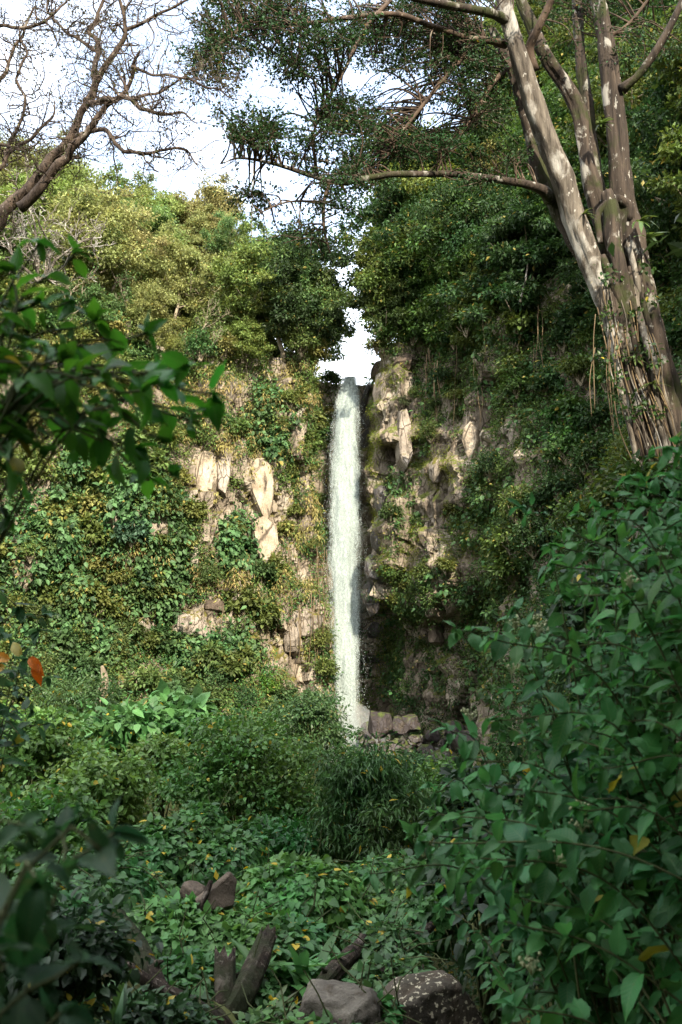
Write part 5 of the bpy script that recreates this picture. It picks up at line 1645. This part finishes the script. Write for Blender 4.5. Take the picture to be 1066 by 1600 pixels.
# ------------------------------------------------------------------ big leaved shrubs close to the camera
def stem_leaves(r, pts, node, size, frac, opp=True, droop=.35, tipn=3):
    """Opposite leaf pairs along the last part of a stem."""
    seg = np.concatenate(([0], np.cumsum(np.linalg.norm(np.diff(pts, axis=0), axis=1))))
    L = seg[-1]
    s = np.arange(L * (1 - frac), L, node)
    P, D, N, S = [], [], [], []
    tw = r.uniform(0, 6.28)
    for i, q in enumerate(s):
        p = np.array([np.interp(q, seg, pts[:, j]) for j in range(3)])
        t = unit(np.array([np.interp(min(q + .05, L), seg, pts[:, j]) for j in range(3)]) - np.array([np.interp(max(q - .05, 0), seg, pts[:, j]) for j in range(3)]))
        ref = unit(np.cross(t, (.1, .2, 1)))
        u2 = np.cross(t, ref)
        tw += 1.57
        for sg in (1, -1):
            d = ref * math.cos(tw) * sg + u2 * math.sin(tw) * sg
            d = unit(d + t * .45 + np.array([0, 0, -droop]) + r.normal(size=3) * .22)
            P.append(p + d * .015); D.append(d)
            N.append(unit(np.array([0, 0, 1]) + r.normal(size=3) * .35 + np.array([0, -.25, 0])))
            S.append(size * r.uniform(.5, 1.25) * (1 - .35 * (q / L > .9)))
    for _ in range(tipn):
        d = unit(pts[-1] - pts[-2] + r.normal(size=3) * .4)
        P.append(pts[-1]); D.append(d); N.append(unit(np.array([0, 0, 1]) + r.normal(size=3) * .4)); S.append(size * r.uniform(.4, .7))
    return P, D, N, S


def shrub(name, label, roots, tips, size, color, seed, node=.075, frac=.4, cat='shrub', flowers=(), droop=.35, via=None, limit=300, stem_r=.007):
    """Stems arch from the root to each tip (px, py, Y) and carry the leaves."""
    r = np.random.default_rng(seed)
    b0 = np.array([roots[0], roots[1], float(ground_h(roots[0], roots[1]))])
    root = empty(name, tuple(b0), label, cat)
    PP, DD, NN_, SS_ = [], [], [], []
    for k, (px, py, Y) in enumerate(tips):
        e = at(px, py, Y)
        q0 = b0 + np.array([r.normal() * .1, r.normal() * .1, 0])
        v = e - q0
        m1 = q0 + v * np.array([.22, .22, .55]) + r.normal(size=3) * .06
        m2 = q0 + v * np.array([.62, .62, .95]) + r.normal(size=3) * .05
        if via is not None:
            c = np.asarray(via)
            m1 = q0 + (c - q0) * .55; m2 = c + (e - c) * .3 + r.normal(size=3) * .03
        pts = spline(np.array([q0, m1, m2, e]), .05)
        g = Geo(); tube(g, pts - b0, np.linspace(stem_r, .0025, len(pts)), 5, cap=False)
        link('stem', g.mesh('stem', True), M['stem'], root)
        a = stem_leaves(r, pts, node, size, frac, droop=droop)
        PP += a[0]; DD += a[1]; NN_ += a[2]; SS_ += a[3]
    leaf_parts(root, np.array(PP), np.array(DD), np.array(NN_), np.array(SS_), 'ovate', 'broad_leaf', color, seed, limit)
    return root


def in_poly(p, poly):
    x, y = p; c = False
    for i in range(len(poly)):
        (x1, y1), (x2, y2) = poly[i - 1], poly[i]
        if (y1 > y) != (y2 > y) and x < (x2 - x1) * (y - y1) / (y2 - y1) + x1:
            c = not c
    return c


POLY = [(1100, 700), (1040, 740), (960, 770), (890, 800), (850, 870), (860, 920), (790, 960), (745, 1000), (800, 1040), (790, 1090), (730, 1130), (720, 1190), (660, 1230), (640, 1300), (600, 1370), (660, 1400), (720, 1460), (770, 1540), (830, 1620), (1100, 1620)]
rs = np.random.default_rng(88)
ROOTS = [(1.55, 3.3, 'big leaved shrub nearest the right edge, its lower leaves hanging in shade'), (1.15, 4.3, 'big leaved shrub reaching furthest left before the waterfall rocks'), (2.1, 4.2, 'tall big leaved shrub rising towards the fig roots at the right'),
         (1.7, 5.2, 'big leaved shrub at the back of the right hand thicket'), (1.9, 2.7, 'big leaved shrub in the lower right corner, leaves darkened for shade')]
tips = [[] for _ in ROOTS]
cnt = 0
while cnt < 165:
    px, py = rs.uniform(580, 1100), rs.uniform(690, 1620)
    if not in_poly((px, py), POLY): continue
    if px > 830 and py > 1300 and rs.random() < .6: continue
    Y = rs.uniform(3.1, 5.4)
    e = at(px, py, Y)
    sc = [math.hypot(e[0] - a, e[1] - b_) * (.8 + .4 * rs.random()) + (9 if len(tips[i]) > 58 else 0) for i, (a, b_, _) in enumerate(ROOTS)]
    tips[int(np.argmin(sc))].append((px, py, Y)); cnt += 1
tips[1] += [(712, 984, 3.6), (735, 985, 3.7), (805, 950, 3.6), (812, 792, 4.2), (575, 1365, 3.7), (605, 1360, 3.8), (640, 1300, 3.9), (700, 1140, 3.8), (680, 1240, 3.9)]
tips[2] += [(860, 850, 3.8), (1000, 760, 3.6), (1040, 700, 3.5), (930, 790, 3.8), (880, 930, 3.6), (1060, 690, 3.4), (1020, 715, 3.6), (1050, 745, 3.3), (985, 745, 3.7), (960, 775, 3.5), (1010, 790, 3.4), (900, 800, 3.9), (1070, 800, 3.3), (940, 840, 3.5), (860, 880, 3.7)]
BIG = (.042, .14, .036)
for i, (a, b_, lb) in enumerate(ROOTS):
    shrub('big_leaf_shrub', lb, (a, b_), tips[i], .098, [BIG, (.045, .145, .045), BIG, (.030, .10, .028), (.024, .085, .026)][i], 800 + i, node=.075, frac=.42)  # the last shrub's colour is lowered to paint in its corner's shade

# pale flower heads among the leaves
m, nd, lk = new_mat('flower')
b = nd.new('ShaderNodeBsdfPrincipled'); b.inputs['Base Color'].default_value = (.30, .32, .17, 1); b.inputs['Roughness'].default_value = .7
out = nd.new('ShaderNodeOutputMaterial'); lk.new(b.outputs[0], out.inputs['Surface'])
M['flower'] = m
v1, f1 = ico(1)
FL = [(910, 1285, 3.4), (868, 1335, 3.3), (830, 1505, 3.2), (905, 1260, 3.4), (805, 968, 3.7), (840, 980, 3.6), (842, 965, 3.7), (800, 1040, 3.6), (735, 1112, 3.7), (985, 905, 3.4)]
for i, (px, py, Y) in enumerate(FL):
    c = at(px, py, Y); g = Geo()
    for _ in range(20):
        q = rs.normal(size=3) * np.array([.02, .02, .009])
        g.add(v1 * rs.uniform(.003, .0065) + q, [f1])
        tube(g, np.array([(0, 0, -.035), q * .5 + np.array([0, 0, -.01]), q]), [.001, .0008, .0006], 3, cap=False)
    o = link('flower_head', g.mesh('flower_head', True), M['flower'], None, c)
    r0 = min(range(5), key=lambda j: math.hypot(c[0] - ROOTS[j][0], c[1] - ROOTS[j][1]))
    par = [x for x in bpy.data.objects if x.get('label') == ROOTS[r0][2]][0]
    o.parent = par; o.location = c - np.array(par.location)

# blurred branch hanging in from the left
LT = [(118, 395), (60, 380), (20, 420), (150, 500), (60, 470), (230, 520), (190, 545), (140, 560), (70, 540), (20, 560), (255, 600), (290, 570), (225, 610), (335, 615), (320, 640), (300, 655), (180, 640), (110, 650), (160, 690), (215, 700), (260, 690), (270, 740), (230, 745), (170, 730),
      (40, 600), (90, 610), (30, 660), (10, 510), (110, 470), (30, 740), (70, 710), (130, 600), (10, 810), (60, 640), (100, 560), (160, 590)]
rs = np.random.default_rng(9)
shrub('overhanging_branch', 'out of focus leafy branch reaching in from the left edge', (-1.15, 1.75), [(a, b_, rs.uniform(1.65, 2.0)) for a, b_ in LT], .088, (.036, .13, .018), 850, node=.08, frac=.09, via=at(-70, 690, 1.8), cat='branch', droop=.3, stem_r=.005)
LB = [(40, 1290), (100, 1300), (160, 1330), (60, 1380), (30, 1440), (20, 1500), (70, 1540), (130, 1500), (180, 1300), (30, 1580), (100, 1580)]
shrub('dark_shrub', 'strongly blurred dark leaves at the lower left edge', (-.62, 1.25), [(a, b_, rs.uniform(1.15, 1.5)) for a, b_ in LB], .08, (.016, .055, .018), 851, node=.09, frac=.11, stem_r=.004)
MLt = [(30, 950), (70, 960), (60, 985), (10, 990), (40, 1030), (75, 1060), (20, 1060), (50, 1110), (10, 1120), (75, 1130), (35, 1150)]
ml = shrub('slender_plant', 'slender plant with a few orange leaves at the left edge', (-1.78, 4.6), [(a, b_, rs.uniform(4.3, 4.8)) for a, b_ in MLt], .105, (.03, .075, .03), 852, node=.09, frac=.13, cat='plant', stem_r=.005)
va = variants('ovate', 'broad_leaf')
for (px, py, ang, c) in [(12, 1030, 2.9, (.45, .16, .03)), (48, 1030, -.8, (.5, .13, .02)), (30, 1022, 2.2, (.28, .22, .05)), (55, 1040, -1.2, (.48, .12, .02)), (4, 1042, 3.6, (.40, .22, .05))]:
    o = bpy.data.objects.new('leaf', va[1][0]); COL.objects.link(o); o.parent = ml
    p = at(px, py, 4.25) - np.array(ml.location)
    o.matrix_basis = Matrix.Translation(p) @ Matrix.Rotation(R(70), 4, 'X') @ Matrix.Rotation(ang - R(90), 4, 'Z') @ Matrix.Scale(.085, 4)
    o.color = (*c, 1); o['label'] = 'orange withered leaf'

# unseen bushes round the viewpoint, added to darken the foreground
for k, x, y, z, s in [(1, 2.5, .6, -.4, 2.0), (0, 3.5, 1.8, -.2, 2.0), (1, 1.9, -1.2, -.4, 2.0), (2, 3.9, 3.2, -.2, 1.8), (0, .2, -2.6, -.8, 1.8)]:
    place(('s', k), (x, y, z), s, k * 1.7, (.035, .08, .022), 'unseen bush added close beside the viewpoint to cast shade', 'unseen bushes added to cast shade')

# unseen trees behind and right of the viewpoint, added only to shade the valley
rk = np.random.default_rng(3)
BACK = [(-14, -14, 3.2), (-8, -12, 3.4), (-2, -13, 3.2), (4, -12, 3.5), (10, -11, 3.4), (-11, -20, 3.6), (-4, -22, 4.0), (3, -21, 4.0), (9, -19, 4.0), (15, -14, 3.6), (4.5, -2.5, 1.5), (5.8, 2.5, 1.5), (3.6, .8, 1.2), (5.7, 3.4, 1.0), (6.6, 7.0, 1.3), (15, -2, 2.6), (17, 8, 2.8), (14, 14, 2.2), (20, -8, 3.4)]
for i, (x, y, s) in enumerate(BACK):
    place(1 if s < 1.4 else int(i % 5), (x, y, float(ground_h(x, y)) if x < 12 else 2.0), s, rk.uniform(0, 6.28), (.035, .06, .018), 'unseen tall tree added to shade the valley', 'unseen tall trees added for their shade')
